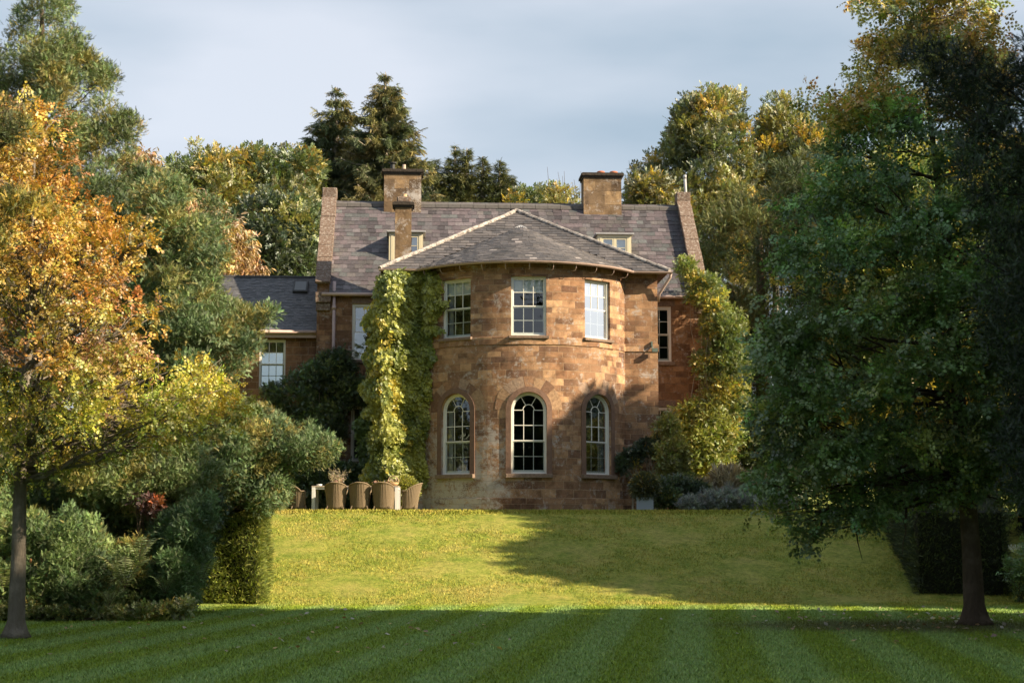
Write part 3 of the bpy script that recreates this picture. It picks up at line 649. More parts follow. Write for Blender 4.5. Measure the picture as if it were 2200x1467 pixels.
mb = MB(); mb.tube([(-13, V0-.06, Z0-.05), (-6.95, V0-.06, Z0-.05)], .06, 10); mb.build('gutter', M_gutter, house, smooth=True)
mb = MB(); mb.box(-13, -6.95, V0+.02, V0+.05, Z0-.24, Z0-.1); mb.build('fascia', M_gutter, house)
d = Vector((0, V1-V0, Z1-Z0)).normalized(); nn = Vector((0, -d.z, d.y)); p0 = Vector((-7.95, V0, Z0))+d*2.85
mb = MB(); q = [p0+Vector((x, 0, 0))+d*s+nn*h for x in (0, .52) for s in (0, .85) for h in (.02, .11)]
mb.add(q, [(0, 1, 3, 2), (4, 6, 7, 5), (0, 4, 5, 1), (2, 3, 7, 6), (1, 5, 7, 3)]); f = mb.build('skylight', M_black, sroof); fixnormals(f)
mb = MB(); q = [p0+Vector((x, 0, 0))+d*s+nn*.114 for x, s in ((.06, .08), (.46, .08), (.46, .77), (.06, .77))]; mb.add(q, [(0, 1, 2, 3)]); mb.build('pane', plain('skylight glass', (.02, .025, .03), .08, .1, 5, 0, .6), f)
mb = MB(); mb.box(4.12, 4.30, WV-.24, WV-.12, 5.10, 5.22); mb.tube([(4.14, WV-.01, 5.35), (4.14, WV-.14, 5.2)], .02, 6); mb.box(4.10, 4.15, WV-.12, WV-.003, 5.3, 5.45); mb.build('security_light', plain('green-grey enamel', (.12, .16, .14), .4), house)
mb = MB(); mb.box(-3.62, -3.5, WV-.012, WV, .08, .2); mb.build('vent', M_black, house)
# ------------------------------------------------------------------ foliage
M_leaf = leafmat('broad leaves'); M_needle = leafmat('conifer foliage', .12, .6, .04); M_ivy = leafmat('climber leaves', .25, .5, .05)
M_bark = barkmat('grey bark', (.10, .085, .065), (.26, .23, .19)); M_barkd = barkmat('brown bark', (.06, .042, .03), (.15, .115, .085)); M_barkp = barkmat('pale bark', (.22, .19, .15), (.42, .37, .30))
def unit(a): return a/np.maximum(np.linalg.norm(a, axis=-1, keepdims=True), 1e-9)
def t_leaves(n, length, width, spread, lobes=0, seed=1, droop=0.0):
    """a twig of n leaves, x along the twig; each leaf two triangles folded at the midrib, or a star of lobes"""
    r = np.random.default_rng(seed); V = []; T = []
    for i in range(n):
        t = (i+.6)/n; sd = 1 if i % 2 else -1; a = sd*r.uniform(.4, 1.2)*(1-.6*(i == n-1)); b = np.array([t, 0, r.uniform(-.03, .03)])
        d = np.array([math.cos(a), math.sin(a)*spread, r.uniform(-.35, .25)-droop]); d /= np.linalg.norm(d)
        s = np.cross(d, [r.uniform(-.4, .4), r.uniform(-.4, .4), 1]); s /= np.linalg.norm(s); up = np.cross(s, d)
        L = length*r.uniform(.75, 1.2); k = len(V)
        if lobes:
            m = b+d*L*.45; w_ = width*L
            for (f, o) in ((1.0, 0), (.86, .36), (.86, -.36), (.52, .44), (.52, -.44)):
                tip = b+d*L*f+s*L*o; c0 = b+d*L*.18*(f+.2); e = np.cross(up, tip-m); e = e/np.linalg.norm(e)*w_*.15
                V += [m*.75+b*.25-e, m*.75+b*.25+e, tip-up*L*.06]; T.append((len(V)-3, len(V)-2, len(V)-1))
        else:
            mid = b+d*L*.45; V += [b, mid-s*L*width*.5+up*L*.08, b+d*L, mid+s*L*width*.5+up*L*.08]
            T += [(k, k+1, k+2), (k, k+2, k+3)]
    return np.array(V), np.array(T)
def t_frond(n=8, w=.09, sweep=.32, spread=.34, seed=2, droop=.1, tip=.3):
    """flat feathery conifer spray, x along the axis"""
    r = np.random.default_rng(seed); V = []; T = []
    for i in range(n):
        t = i/n*.9
        for sd in (-1, 1):
            L = 1-.65*t; a = np.array([t, 0, -droop*t*t]); tp = a+np.array([sweep*r.uniform(.7, 1.2)*L+.06, sd*spread*r.uniform(.7, 1.15)*L, -droop*r.uniform(0, 1.2)*.6+r.uniform(-.05, .09)])
            k = len(V); V += [a+[-w*.5, 0, 0], a+[w*.7, 0, .01], tp]; T.append((k, k+1, k+2))
    k = len(V); V += [[0, -.02, 0], [0, .02, 0], [1+tip*.3, 0, -droop]]; T.append((k, k+1, k+2))
    return np.array(V), np.array(T)
TW = {'broad': t_leaves(8, .42, .55, 1.0, seed=3), 'small': t_leaves(10, .30, .6, 1.0, seed=4), 'oak': t_leaves(6, .55, 1.0, 1.0, lobes=1, seed=5),
      'hang': t_leaves(7, .55, .32, .5, seed=6, droop=1.3), 'ivy': t_leaves(4, .6, .9, .9, seed=8), 'thin': t_leaves(9, .5, .2, .8, seed=9),
      'cypress': t_frond(10, .055, .26, .30, droop=.05, tip=.2), 'spruce': t_frond(9, .07, .2, .26, droop=.35), 'yew': t_frond(10, .055, .2, .22, seed=11, droop=.0), 'feather': t_frond(8, .07, .3, .34, seed=12, droop=.12)}
FS = {'cypress': .68, 'yew': .66, 'spruce': .72, 'feather': .75, 'oak': .80, 'small': .85}
def spray(name, P, D, size, col, tmpl, mat, parent=None, up=(0, 0, 1), roll=.6, leafvar=.2):
    """instances of a twig template baked into one mesh: P points, D twig directions, size per twig, col per twig"""
    if len(P) == 0: return None
    V, T = TW[tmpl]; n = len(P); D = unit(D)
    U = np.broadcast_to(np.array(up, float), D.shape) if np.ndim(up) == 1 else up
    U = U + rng.normal(0, roll, D.shape); s = unit(np.cross(U, D)); nn = np.cross(D, s)
    size = np.broadcast_to(size, (n,))[:, None, None]
    W = P[:, None]+size*(V[None, :, 0:1]*D[:, None]+V[None, :, 1:2]*s[:, None]+V[None, :, 2:3]*nn[:, None])
    Fa = (T[None]+(np.arange(n)*len(V))[:, None, None]).reshape(-1, 3)
    c = np.repeat(col, len(T), 0)*(1+leafvar*rng.normal(0, 1, (n*len(T), 1)))
    return tri_object(name, W.reshape(-1, 3), Fa, np.clip(c, .003, .9), mat, parent)
def inpoly(px, py, poly):
    poly = np.array(poly, float); x0, y0 = poly[:, 0], poly[:, 1]; x1, y1 = np.roll(x0, -1), np.roll(y0, -1)
    ins = np.zeros(len(px), bool); dist = np.full(len(px), 1e9)
    for a, b, c, d in zip(x0, y0, x1, y1):
        cr = ((b > py) != (d > py)) & (px < (c-a)*(py-b)/((d-b) if d != b else 1e-9)+a); ins ^= cr
        t = np.clip(((px-a)*(c-a)+(py-b)*(d-b))/max((c-a)**2+(d-b)**2, 1e-9), 0, 1); dist = np.minimum(dist, np.hypot(px-a-t*(c-a), py-b-t*(d-b)))
    return ins, dist
def samp(poly, n):
    p = np.array(poly, float); lo, hi = p.min(0), p.max(0); X = []; Y = []; D = []; m = 0
    while m < n:
        x = rng.uniform(lo[0], hi[0], 4*n); y = rng.uniform(lo[1], hi[1], 4*n); k, d = inpoly(x, y, poly)
        X.append(x[k]); Y.append(y[k]); D.append(d[k]); m += k.sum()
    return np.concatenate(X)[:n], np.concatenate(Y)[:n], np.concatenate(D)[:n]
def pal(*cw):
    c = np.array([a for a, _ in cw]); w_ = np.array([b for _, b in cw], float); w_ /= w_.sum()
    return lambda px, py, P: c[rng.choice(len(c), len(px), p=w_)]
def noise3(P, s, seed=0):
    r = np.random.default_rng(seed); o = np.zeros(len(P))
    for k in range(5):
        w_ = r.normal(0, 1, 3)/s*(1.5**(k*.6)); o += np.sin(P @ w_ + r.uniform(0, 6.28))/(1+.4*k)
    return o/2.2
def blobs(poly, Y0, T, nb, rb, col, pxm=None, front=.62, zfloor=None, sharp=.5, edge=1.15):
    """blob centres filling a real volume whose outline seen from the lawn is poly; T is its half depth in metres"""
    px, py, d = samp(poly, nb); dm = d*Y0/F; dmax = max(dm.max(), 1e-3)
    t = T*(np.clip(dm/dmax, 0, 1))**sharp
    sg = np.where(rng.random(nb) < front, -1, 1); y = Y0+sg*t*rng.random(nb)**.45
    C = at(px, py, y); r = np.minimum(rb*rng.uniform(.42, 1.45, nb), dm*edge+.12)
    c = col(px, py, C)*rng.uniform(.66, 1.34, (nb, 1))
    if zfloor is not None: C[:, 2] = np.maximum(C[:, 2], zfloor+r*.5)
    return C, r, c
def fill(C, r, c, dens, size, bias=(0, -.15, .35), axis_up=.3, grav=0.0, rmin=.35, hrange=(.55, 1.08), flat=.8, cvar=.16, scatter=.8):
    """sprays over the outer part of every blob"""
    n = np.maximum(3, (dens*r*r*(1 if np.ndim(r) else 1)).astype(int)); idx = np.repeat(np.arange(len(C)), n); m = len(idx)
    d = unit(rng.normal(0, 1, (m, 3))+np.array(bias)); rr = r[idx, None]*rng.uniform(*hrange, (m, 1))
    P = C[idx]+d*rr*np.array([1, 1, flat])+rng.normal(0, .12, (m, 3))*r[idx, None]; D = d+rng.normal(0, scatter, (m, 3)); D[:, 2] += axis_up-grav
    k = c[idx]*(1+cvar*rng.normal(0, 1, (m, 1)))*np.clip(1+.09*rng.normal(0, 1, (m, 3)), .6, 1.4)
    s = size*rng.uniform(.7, 1.3, m)
    return P, D, s, k
def limb(mb, a, b, r0, r1, sag=.0, n=6, kink=.06, fork=0):
    a, b = Vector(a), Vector(b); L = (b-a).length; pts = []
    for i in range(n+1):
        t = i/n; p = a.lerp(b, t); p.z += sag*L*math.sin(math.pi*t); 
        if 0 < i < n: p += Vector((rnd.gauss(0, kink), rnd.gauss(0, kink), rnd.gauss(0, kink)))*L*.25
        pts.append(p)
    mb.tube(pts, [r0+(r1-r0)*(i/n)**.8 for i in range(n+1)], 6 if r0 < .05 else 9)
    return pts
def limbs_to(mb, path, targets, r0, up=.35, n=6, sub=3, zmin=None, pull=.55):
    """a limb from the trunk to each target, leaving the trunk lower down, with a few side branches"""
    path = [Vector(p) for p in path]
    for q in targets:
        q = Vector(q); hd = math.hypot(q.x-path[0].x, q.y-path[0].y); zt = q.z-up*hd
        zb = path[0].z*(1-pull)+path[-1].z*pull*.35 if zmin is None else zmin
        if zt < zb: zt = zb+rnd.random()**1.5*.3*(path[-1].z-zb)
        zt = min(zt, path[-1].z*.98)
        for i in range(len(path)-1):
            if path[i].z <= zt <= path[i+1].z or i == len(path)-2:
                f = (zt-path[i].z)/max(path[i+1].z-path[i].z, 1e-3); st = path[i].lerp(path[i+1], min(max(f, 0), 1)); break
        L = (q-st).length; rr = min(r0, .012+.011*L)
        pts = limb(mb, st, q, rr, .008, -.05, n)
        for k in range(sub):
            t = rnd.uniform(.35, .95); i = min(int(t*n), n-1); p = pts[i]; d = (pts[i+1]-pts[i]).normalized()
            e = p+(d+Vector((rnd.gauss(0, .6), rnd.gauss(0, .6), rnd.gauss(.1, .4)))).normalized()*L*rnd.uniform(.15, .32); limb(mb, p, e, rr*.45, .004, 0, 4, .08)
def trunk(name, pts, rad, mat, parent):
    mb = MB(); mb.tube(pts, rad, 16); return mb.build(name, mat, parent, smooth=True)
def rel(P, loc): return P-np.array(loc)
class Tree:
    def __init__(s, name, label, cat, loc, group=None):
        s.loc = tuple(map(float, loc)); s.o = thing(name, label, cat, s.loc, 0, group)
    def crown(s, C, r, c, tmpl, dens, size, mat, name='crown', **kw):
        roll = kw.pop('roll', .6); gain = kw.pop('gain', 1.25); f = FS.get(tmpl, 1.0); tip = kw.pop('tip', None)
        P, D, sz, k = fill(C, r, c, dens/f**1.7, size*f, **kw); k = k*gain
        if tip is not None:
            m = (noise3(P, .16, 91)+.5*noise3(P, .5, 92) > tip[1]); q = rng.uniform(.3, .95, (m.sum(), 1)); k[m] = k[m]*(1-q)+np.array(tip[0])*q
        k_ = P[:, 2] > ground_z(P[:, 0], P[:, 1])+.02
        return spray(name, rel(P[k_], s.loc), D[k_], sz[k_], k[k_], tmpl, mat, s.o, roll=roll)
    def wood(s, pts, rad, mat, targets=(), r0=.06, **kw):
        pts = [Vector(p)-Vector(s.loc) for p in pts]
        # fluted base: thicker where it meets the ground
        if len(pts) > 4: pts = [pts[0], pts[0]+Vector((0, 0, .10)), pts[0].lerp(pts[1], .6)]+pts[1:]; rad = [rad[0]*1.5, rad[0]*1.15, rad[0]*1.0]+list(rad[1:])
        trunk('trunk', pts, rad, mat, s.o)
        if len(targets):
            mb = MB(); limbs_to(mb, pts, [Vector(map(float, q))-Vector(s.loc) for q in targets], r0, **kw); mb.build('limbs', mat, s.o, smooth=True)
GOLD, OLIVE, DGREEN = (.34, .23, .045), (.14, .145, .035), (.05, .075, .028)
def gz(x, y): return float(ground_z(x, y))
def base_at(px, Y): 
    x = (px-1100)/F*Y*1.0; return (x, Y, gz(x, Y))
# ---- trees beyond the house
def far_tree(name, label, px, Y, poly, T, nb, rb, col, tmpl='small', dens=150, size=.42, mat=M_leaf, bark=M_barkd, top=None, nl=14, tr=.22, **kw):
    t = Tree(name, label, 'tree', base_at(px, Y), 'trees behind the house'); C, r, c = blobs(poly, Y, T, nb, rb, col)
    top_ = top or float(np.percentile(C[:, 2], 80)); x, y, z = t.loc
    t.wood([(x, y, z-.2), (x+.1, y, z+(top_-z)*.4), (x, y, top_)], [tr*1.3, tr, .04], bark, C[rng.choice(len(C), min(nl, len(C)), replace=False)], .07)
    t.crown(C, r, c, tmpl, dens, size, mat, **kw); return t
def far_mix(hi, lo, thr=0.0, s=1.1, seed=1, yellow=(.36, .26, .04), fy=.12):
    hi, lo, yellow = map(np.array, (hi, lo, yellow))
    def f(px, py, P):
        n = noise3(P, s, seed)[:, None]; k = np.clip(.5+(n-thr)*.8, 0, 1); c = lo*(1-k)+hi*k
        m = rng.random(len(P)) < fy; c[m] = yellow; return c
    return f
far_tree('maple_tree', 'broad golden-green tree behind the left gable and low slate roof', 520, 74,
  [(365, 350), (385, 330), (402, 335), (418, 312), (440, 314), (462, 336), (490, 326), (512, 318), (530, 334), (556, 322), (585, 334), (610, 324), (640, 328), (660, 318), (685, 350), (700, 400), (700, 560), (640, 640), (480, 640), (370, 560), (362, 430)], 4.5, 230, .85, far_mix((.25, .22, .05), (.08, .11, .03), .15, 1.2, 2, (.40, .31, .06), .15), dens=150, size=.44)
far_tree('evergreen_oak', 'dark green dense tree rising directly over the low slate roof', 610, 69,
  [(500, 450), (560, 410), (600, 430), (660, 420), (700, 450), (700, 640), (500, 640), (480, 540)], 3, 110, .8, far_mix((.085, .12, .045), (.04, .065, .025), 0, 1.2, 3, (.2, .2, .05), .04), dens=150, size=.4)
def conifer(name, label, px, Y, top_py, base_py, halfw, col, group='trees behind the house', tmpl='spruce', size=.42, tiers=26, droop=.45, dens=1.5, mat=M_needle, bark=M_barkp, lean=0, ragged=.3, base=None):
    b = base or base_at(px, Y); t = Tree(name, label, 'tree', b, group)
    top = at(px+lean, top_py, Y)[()]; z1 = float(top[2]); z0 = float(at(px, base_py, Y)[2]); H = z1-z0; hw = halfw*Y/F
    mb = MB(); P = []; D = []; Sz = []; K = []; col = np.array(col, float)
    tr = lambda z: Vector((float(b[0])+(float(top[0])-b[0])*max(0, (z-b[2])/(z1-b[2])), b[1], z))
    trunk('trunk', [tuple(tr(b[2]-.2)-Vector(b)), tuple(tr(z0+H*.5)-Vector(b)), tuple(tr(z1)-Vector(b))], [.32, .16, .015], bark, t.o)
    for i in range(tiers):
        f = (i+rnd.random()*.8)/tiers; z = z0+H*f; L0 = hw*(1-f)**.78*(1-.25*max(0, .15-f)/.15)+.06
        nb = max(5, int(7+L0*1.8))
        for j in range(nb):
            a = rnd.uniform(0, 6.283); L = L0*rnd.uniform(1-ragged*1.6, 1.12+ragged*.3); 
            if L < .05: continue
            s = tr(z); n = max(3, int(L/.22)); pts = []
            for k in range(n+1):
                q = k/n; pts.append(s+Vector((math.cos(a)*L*q, math.sin(a)*L*q, -droop*L*math.sin(q*2.0)*.55+.16*L*q*q)))
            if L > .5: mb.tube([p-Vector(b) for p in pts], [.02+.008*L*(1-k/n) for k in range(n+1)], 4, cap=False)
            m = int(max(5, (L*26+4)*dens)); tq = np.random.default_rng(i*97+j).random(m)**.75
            pa = np.array([tuple(p) for p in pts]); ix = np.clip((tq*n).astype(int), 0, n-1); fr = (tq*n-ix)[:, None]
            pp = pa[ix]*(1-fr)+pa[ix+1]*fr; dd = np.array([math.cos(a), math.sin(a), -.15])+rng.normal(0, .5, (m, 3)); dd[:, 2] -= droop*rng.random(m)*1.8
            P.append(pp+rng.normal(0, .05, (m, 3))); D.append(dd); Sz.append(size*rng.uniform(.5, 1.2, m)*(.45+.55*min(1, L)))
            K.append(np.repeat((col[rng.integers(len(col))]*rng.uniform(.7, 1.35))[None], m, 0)*(1+.15*rng.normal(0, 1, (m, 1))))
    spray('crown', rel(np.concatenate(P), b), np.concatenate(D), np.concatenate(Sz), np.concatenate(K), tmpl, mat, t.o)
    mb.build('limbs', bark, t.o); return t
CC = [(.13, .15, .055), (.19, .18, .06), (.09, .12, .05), (.24, .20, .07)]
conifer('spruce_tree', 'shorter of the two tall drooping conifers above the left roof', 722, 78, 188, 480, 128, CC, tiers=28)
conifer('spruce_tree', 'tallest drooping conifer above the left chimney', 828, 76, 155, 480, 132, CC, tiers=32)
CD = [(.12, .14, .05), (.09, .11, .045), (.17, .17, .06)]
for px, tp, hw, lb in ((935, 345, 40, 'stubby drooping conifer nearest the left chimney, behind the ridge'), (978, 314, 38, 'slim pointed conifer, tall left one of the close pair behind the ridge'), (1003, 318, 36, 'slim pointed conifer, right one of the close pair behind the ridge'), (1037, 336, 34, 'lower pointed conifer just right of the close pair behind the ridge'), (1074, 345, 36, 'pointed conifer standing apart, right end of the row behind the ridge'), (1100, 382, 26, 'shortest conifer at the right end of the row behind the ridge')):
    conifer('yew_tree', lb, px, 84, tp, 475, hw*1.15, CD, group='small conifers behind the ridge', tmpl='yew', size=.5, tiers=20, droop=.05, ragged=.25)
far_tree('laurel_bush', 'grey-green bushes showing over the ridge between conifers and right chimney', 1140, 82, [(1090, 430), (1115, 408), (1140, 412), (1160, 405), (1190, 415), (1200, 460), (1090, 460)], 1.5, 45, .5, far_mix((.10, .13, .05), (.06, .085, .035), 0, .8, 4), dens=130, size=.4, nl=4)
far_tree('hazel_tree', 'yellowing sparse bush with upright bare twigs just left of the right chimney', 1205, 74, [(1170, 425), (1185, 400), (1200, 395), (1215, 405), (1235, 415), (1255, 430), (1255, 460), (1165, 460)], 1.0, 40, .35, far_mix((.3, .27, .08), (.15, .16, .05), 0, .5, 5), dens=140, size=.36, nl=6)
mb = MB()
for k in range(16):
    a = at(1180+k*5, 430, 74); b = at(1172+k*5.4+rnd.uniform(-6, 6), 395-abs(rnd.gauss(0, 18)), 74+rnd.uniform(-.3, .3)); limb(mb, a, b, .02, .006, 0, 3, .03)
tw = mb.build('bare_twigs', M_barkd, bpy.data.objects['hazel_tree']); tw.location = -bpy.data.objects['hazel_tree'].location
RB = far_mix((.19, .18, .04), (.065, .09, .03), .1, 1.1, 6, (.36, .26, .045), .09)
far_tree('hornbeam_tree', 'tall bushy olive tree with upright spikes behind the right gable', 1500, 76,
  [(1345, 395), (1362, 350), (1375, 370), (1395, 335), (1410, 318), (1425, 330), (1440, 285), (1455, 245), (1470, 205), (1490, 215), (1510, 195), (1545, 182), (1560, 205), (1590, 200), (1598, 230), (1592, 260), (1608, 250), (1620, 330), (1640, 420), (1640, 720), (1500, 720), (1490, 560), (1380, 470)], 3.5, 330, .6, RB, dens=150, size=.4, nl=34, bark=M_barkp, bias=(0, -.1, .8), axis_up=.9)
far_tree('beech_tree', 'golden spiky tree right of the tall bushy olive tree', 1670, 78,
  [(1612, 320), (1632, 285), (1640, 215), (1655, 205), (1668, 240), (1675, 195), (1690, 205), (1700, 235), (1730, 260), (1780, 300), (1830, 330), (1840, 520), (1620, 520)], 3, 220, .62, RB, dens=150, size=.4, nl=20, bark=M_barkp, bias=(0, -.1, .8), axis_up=.9)
far_tree('cherry_tree', 'dark low tree between the right chimney and the right gable', 1400, 70, [(1352, 400), (1375, 378), (1420, 380), (1470, 400), (1480, 480), (1360, 480)], 2, 90, .5, far_mix((.16, .15, .04), (.05, .065, .025), 0, .8, 7), dens=150, size=.38, nl=12, bark=M_barkp)
# ---- the big yew right of the house, behind the climber
YC = far_mix((.15, .155, .045), (.055, .08, .03), .15, 1.0, 9, (.22, .2, .05), .08)
t = Tree('yew_tree', 'big dark yew with sunlit spray tips, between the house and the near oak', 'tree', base_at(1640, 64), 'yew trees')
C, r, c = blobs([(1500, 480), (1530, 420), (1580, 400), (1640, 330), (1700, 340), (1780, 300), (1850, 320), (1900, 420), (1900, 1060), (1560, 1060), (1540, 900), (1500, 700), (1500, 560)], 64, 3.5, 330, .7, YC)
t.wood([t.loc, (t.loc[0], t.loc[1], 14)], [.4, .1], M_barkd, C[:24], .08); t.crown(C, r, c, 'yew', 260, .42, M_needle, grav=.25, bias=(0, -.2, .2))
# ---- left side: giant cypress, a second one, the low spreading juniper
TIP = (.36, .29, .07)
def cyp(tipfrac=.3, s=.8, seed=11, base=(.125, .155, .058), dark=(.055, .085, .034), tip=(.42, .28, .06)):
    base, dark, tip = map(np.array, (base, dark, tip))
    def f(px, py, P):
        n = noise3(P, s, seed); m = noise3(P, s*.6, seed+1); k = np.clip(.5+n*.7, 0, 1)[:, None]; c = dark*(1-k)+base*k
        g = (m > .9-tipfrac)[:, None]*rng.uniform(.1, .4, (len(P), 1)); return c*(1-g)+tip*g
    return f
t = Tree('cypress_tree', 'giant ragged cypress topping the left edge of the garden', 'tree', base_at(90, 46), 'cypress trees')
polyA = [(-60, 80), (0, 90), (14, 140), (22, 60), (15, 30), (45, 20), (60, -30), (150, -30), (160, 20), (158, 50), (178, 100), (200, 120), (186, 78), (205, 50), (220, 78), (214, 110), (232, 140), (256, 150), (252, 175), (240, 205), (252, 235), (285, 240), (290, 262), (318, 282), (305, 305), (270, 320), (300, 345), (350, 380), (380, 450), (400, 600), (300, 700), (-60, 700)]
C, r, c = blobs(polyA, 45, 3.2, 520, .42, cyp(.33), sharp=.5, edge=1.0)
t.wood([t.loc, (t.loc[0]-.1, 46, 9), at(90, 20, 45)], [.5, .3, .05], M_barkd, C[rng.choice(len(C), 60)], .07)
t.crown(C, r, c, 'cypress', 760, .23, M_needle, tip=(TIP, .56), gain=1.5, hrange=(.3, 1.2), cvar=.28, bias=(.15, -.3, .35), axis_up=.35)
t = Tree('cypress_tree', 'mid-height blue-green cypress reaching over the low slate roof', 'tree', base_at(400, 42), 'cypress trees')
polyB = [(300, 400), (340, 372), (370, 380), (400, 410), (440, 420), (480, 450), (500, 480), (495, 510), (478, 520), (500, 570), (455, 585), (470, 620), (500, 650), (530, 665), (575, 660), (600, 665), (620, 672), (600, 690), (565, 700), (545, 730), (560, 760), (520, 800), (480, 860), (560, 870), (620, 920), (600, 1010), (300, 1010), (250, 700)]
C, r, c = blobs(polyB, 41, 2.4, 520, .36, cyp(.30, .7, 21, (.125, .170, .068), (.060, .095, .042)), sharp=.5)
t.wood([t.loc, (t.loc[0], 42, 5), at(380, 430, 42)], [.35, .2, .05], M_barkd, C[rng.choice(len(C), 60)], .06)
t.crown(C, r, c, 'cypress', 900, .20, M_needle, tip=(TIP, .56), gain=1.5, hrange=(.3, 1.2), cvar=.28, bias=(.15, -.3, .35), axis_up=.3)
t = Tree('juniper_tree', 'low wide-spreading juniper whose limbs reach out towards the table', 'tree', base_at(420, 39.2))
polyC = [(420, 880), (480, 860), (540, 880), (575, 905), (600, 900), (640, 915), (672, 905), (680, 925), (705, 935), (712, 950), (728, 955), (712, 985), (690, 1000), (650, 1015), (612, 1010), (620, 1050), (612, 1075), (588, 1108), (560, 1112), (520, 1090), (470, 1100), (440, 1130), (400, 1100), (400, 950)]
C, r, c = blobs(polyC, 38.2, 1.5, 330, .27, cyp(.36, .5, 31, (.145, .20, .08), (.07, .11, .048)), sharp=.5)
t.wood([t.loc, (t.loc[0]+.1, 39, 2.0), at(440, 960, 38.8)], [.22, .16, .08], M_barkd, C[rng.choice(len(C), 70)], .07, up=.15)
t.crown(C, r, c, 'cypress', 1250, .16, M_needle, tip=(TIP, .56), gain=1.5, hrange=(.3, 1.2), cvar=.28, bias=(.2, -.3, .35), axis_up=.25)
# golden-brown cherry with hanging leaves, between the cypresses
t = Tree('cherry_tree', 'golden-brown tree with limp hanging leaves behind the cypresses', 'tree', base_at(440, 63))
C, r, c = blobs([(250, 330), (280, 318), (345, 352), (340, 380), (400, 410), (470, 440), (510, 490), (545, 560), (560, 600), (500, 680), (360, 640), (300, 450)], 63, 2.2, 170, .5, pal(((.34, .22, .09), 4), ((.26, .17, .08), 3), ((.42, .3, .1), 2), ((.2, .19, .07), 1)))
t.wood([t.loc, (t.loc[0], 63, 12)], [.25, .08], M_barkd, C[:26], .05); t.crown(C, r, c, 'hang', 170, .40, M_leaf, grav=.9)
# ---- understorey along the left border
def shrub(name, label, poly, Y, T, nb, rb, col, tmpl, dens, size, mat=M_needle, cat='shrub', group='shrubs in the left border', px=None, **kw):
    p = np.array(poly); px = px or p[:, 0].mean(); t = Tree(name, label, cat, base_at(px, Y), group); C, r, c = blobs(poly, Y, T, nb, rb, col, **{k: kw.pop(k) for k in ('sharp', 'edge', 'zfloor') if k in kw})
    x, y, z = t.loc; mb = MB()
    for k in rng.choice(len(C), min(12, len(C)), replace=False): limb(mb, (rnd.gauss(0, .1), rnd.gauss(0, .1), -.05), Vector(map(float, C[k]))-Vector(t.loc), .03, .006, .05, 5)
    mb.build('stems', M_barkd, t.o); t.crown(C, r, c, tmpl, dens, size, mat, name='foliage', **kw); return t
BL = cyp(.16, .5, 41, (.125, .175, .058), (.055, .09, .034), (.3, .23, .06))
G1 = dict(zfloor=0, gain=1.8, hrange=(.35, 1.2), cvar=.28, tip=(TIP, 1.0))
shrub('cypress_shrub', 'blue-green feathery shrub right behind the orange oak trunk', [(40, 1150), (70, 1100), (110, 1120), (150, 1085), (190, 1110), (215, 1130), (200, 1160), (250, 1200), (230, 1240), (262, 1290), (240, 1325), (40, 1328), (20, 1240)], 31.9, 1.1, 330, .17, BL, 'cypress', 1500, .15, **G1)
shrub('cypress_shrub', 'blue-green feathery shrub at the left picture edge', [(-60, 1020), (0, 1040), (30, 1100), (20, 1150), (50, 1200), (40, 1320), (-60, 1325)], 32.0, 1.0, 120, .18, BL, 'cypress', 1500, .15, **G1)
shrub('cypress_shrub', 'taller blue-green shrub beside the clipped hedge', [(340, 1110), (385, 1085), (400, 1050), (430, 1075), (455, 1060), (462, 1110), (440, 1150), (452, 1190), (425, 1220), (440, 1262), (405, 1310), (300, 1322), (270, 1270), (310, 1230), (290, 1190), (330, 1160)], 32.9, 1.1, 330, .17, cyp(.08, .5, 43, (.09, .14, .058), (.045, .08, .036)), 'cypress', 1400, .15, zfloor=0, gain=1.8)
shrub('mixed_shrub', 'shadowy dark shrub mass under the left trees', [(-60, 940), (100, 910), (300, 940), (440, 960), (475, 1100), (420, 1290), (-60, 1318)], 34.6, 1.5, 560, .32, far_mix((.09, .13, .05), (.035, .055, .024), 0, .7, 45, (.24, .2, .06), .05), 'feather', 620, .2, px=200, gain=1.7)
shrub('cypress_shrub', 'upper grey-green shrub with yellow tips above the ferns', [(120, 1020), (180, 960), (230, 985), (270, 940), (330, 970), (380, 940), (430, 980), (470, 1000), (450, 1050), (400, 1100), (350, 1080), (300, 1120), (240, 1090), (170, 1110)], 33.6, 1.2, 300, .22, cyp(.4, .5, 47, (.15, .185, .06), (.075, .105, .04)), 'cypress', 1100, .16, gain=1.8, tip=(TIP, .6))
shrub('cypress_shrub', 'broad feathery shrub between the oak trunk and the fern clump', [(150, 1180), (210, 1150), (260, 1170), (300, 1150), (330, 1200), (320, 1320), (140, 1325)], 32.6, .9, 200, .18, cyp(.2, .5, 48, (.125, .165, .055), (.055, .085, .035)), 'cypress', 1400, .15, **G1)
shrub('smoke_bush', 'small dark red and orange bush among the left shrubs', [(285, 1070), (310, 1058), (335, 1062), (352, 1075), (345, 1092), (325, 1108), (300, 1100)], 32.6, .3, 34, .085, lambda px, py, P: np.where(((px > 332) & (py < 1090))[:, None], np.array([.42, .12, .02]), np.array([.10, .04, .035])), 'small', 1500, .12, M_leaf, px=318, gain=1.0)
shrub('privet_shrub', 'low golden-green ground shrub at the foot of the left border', [(-60, 1280), (20, 1302), (60, 1290), (140, 1310), (190, 1296), (240, 1312), (300, 1300), (330, 1310), (405, 1290), (412, 1318), (240, 1332), (60, 1334), (-60, 1332)], 31.3, .4, 260, .09, far_mix((.2, .22, .06), (.08, .11, .035), 0, .5, 49, (.34, .27, .06), .10), 'small', 1600, .12, M_leaf, zfloor=0, gain=1.6)
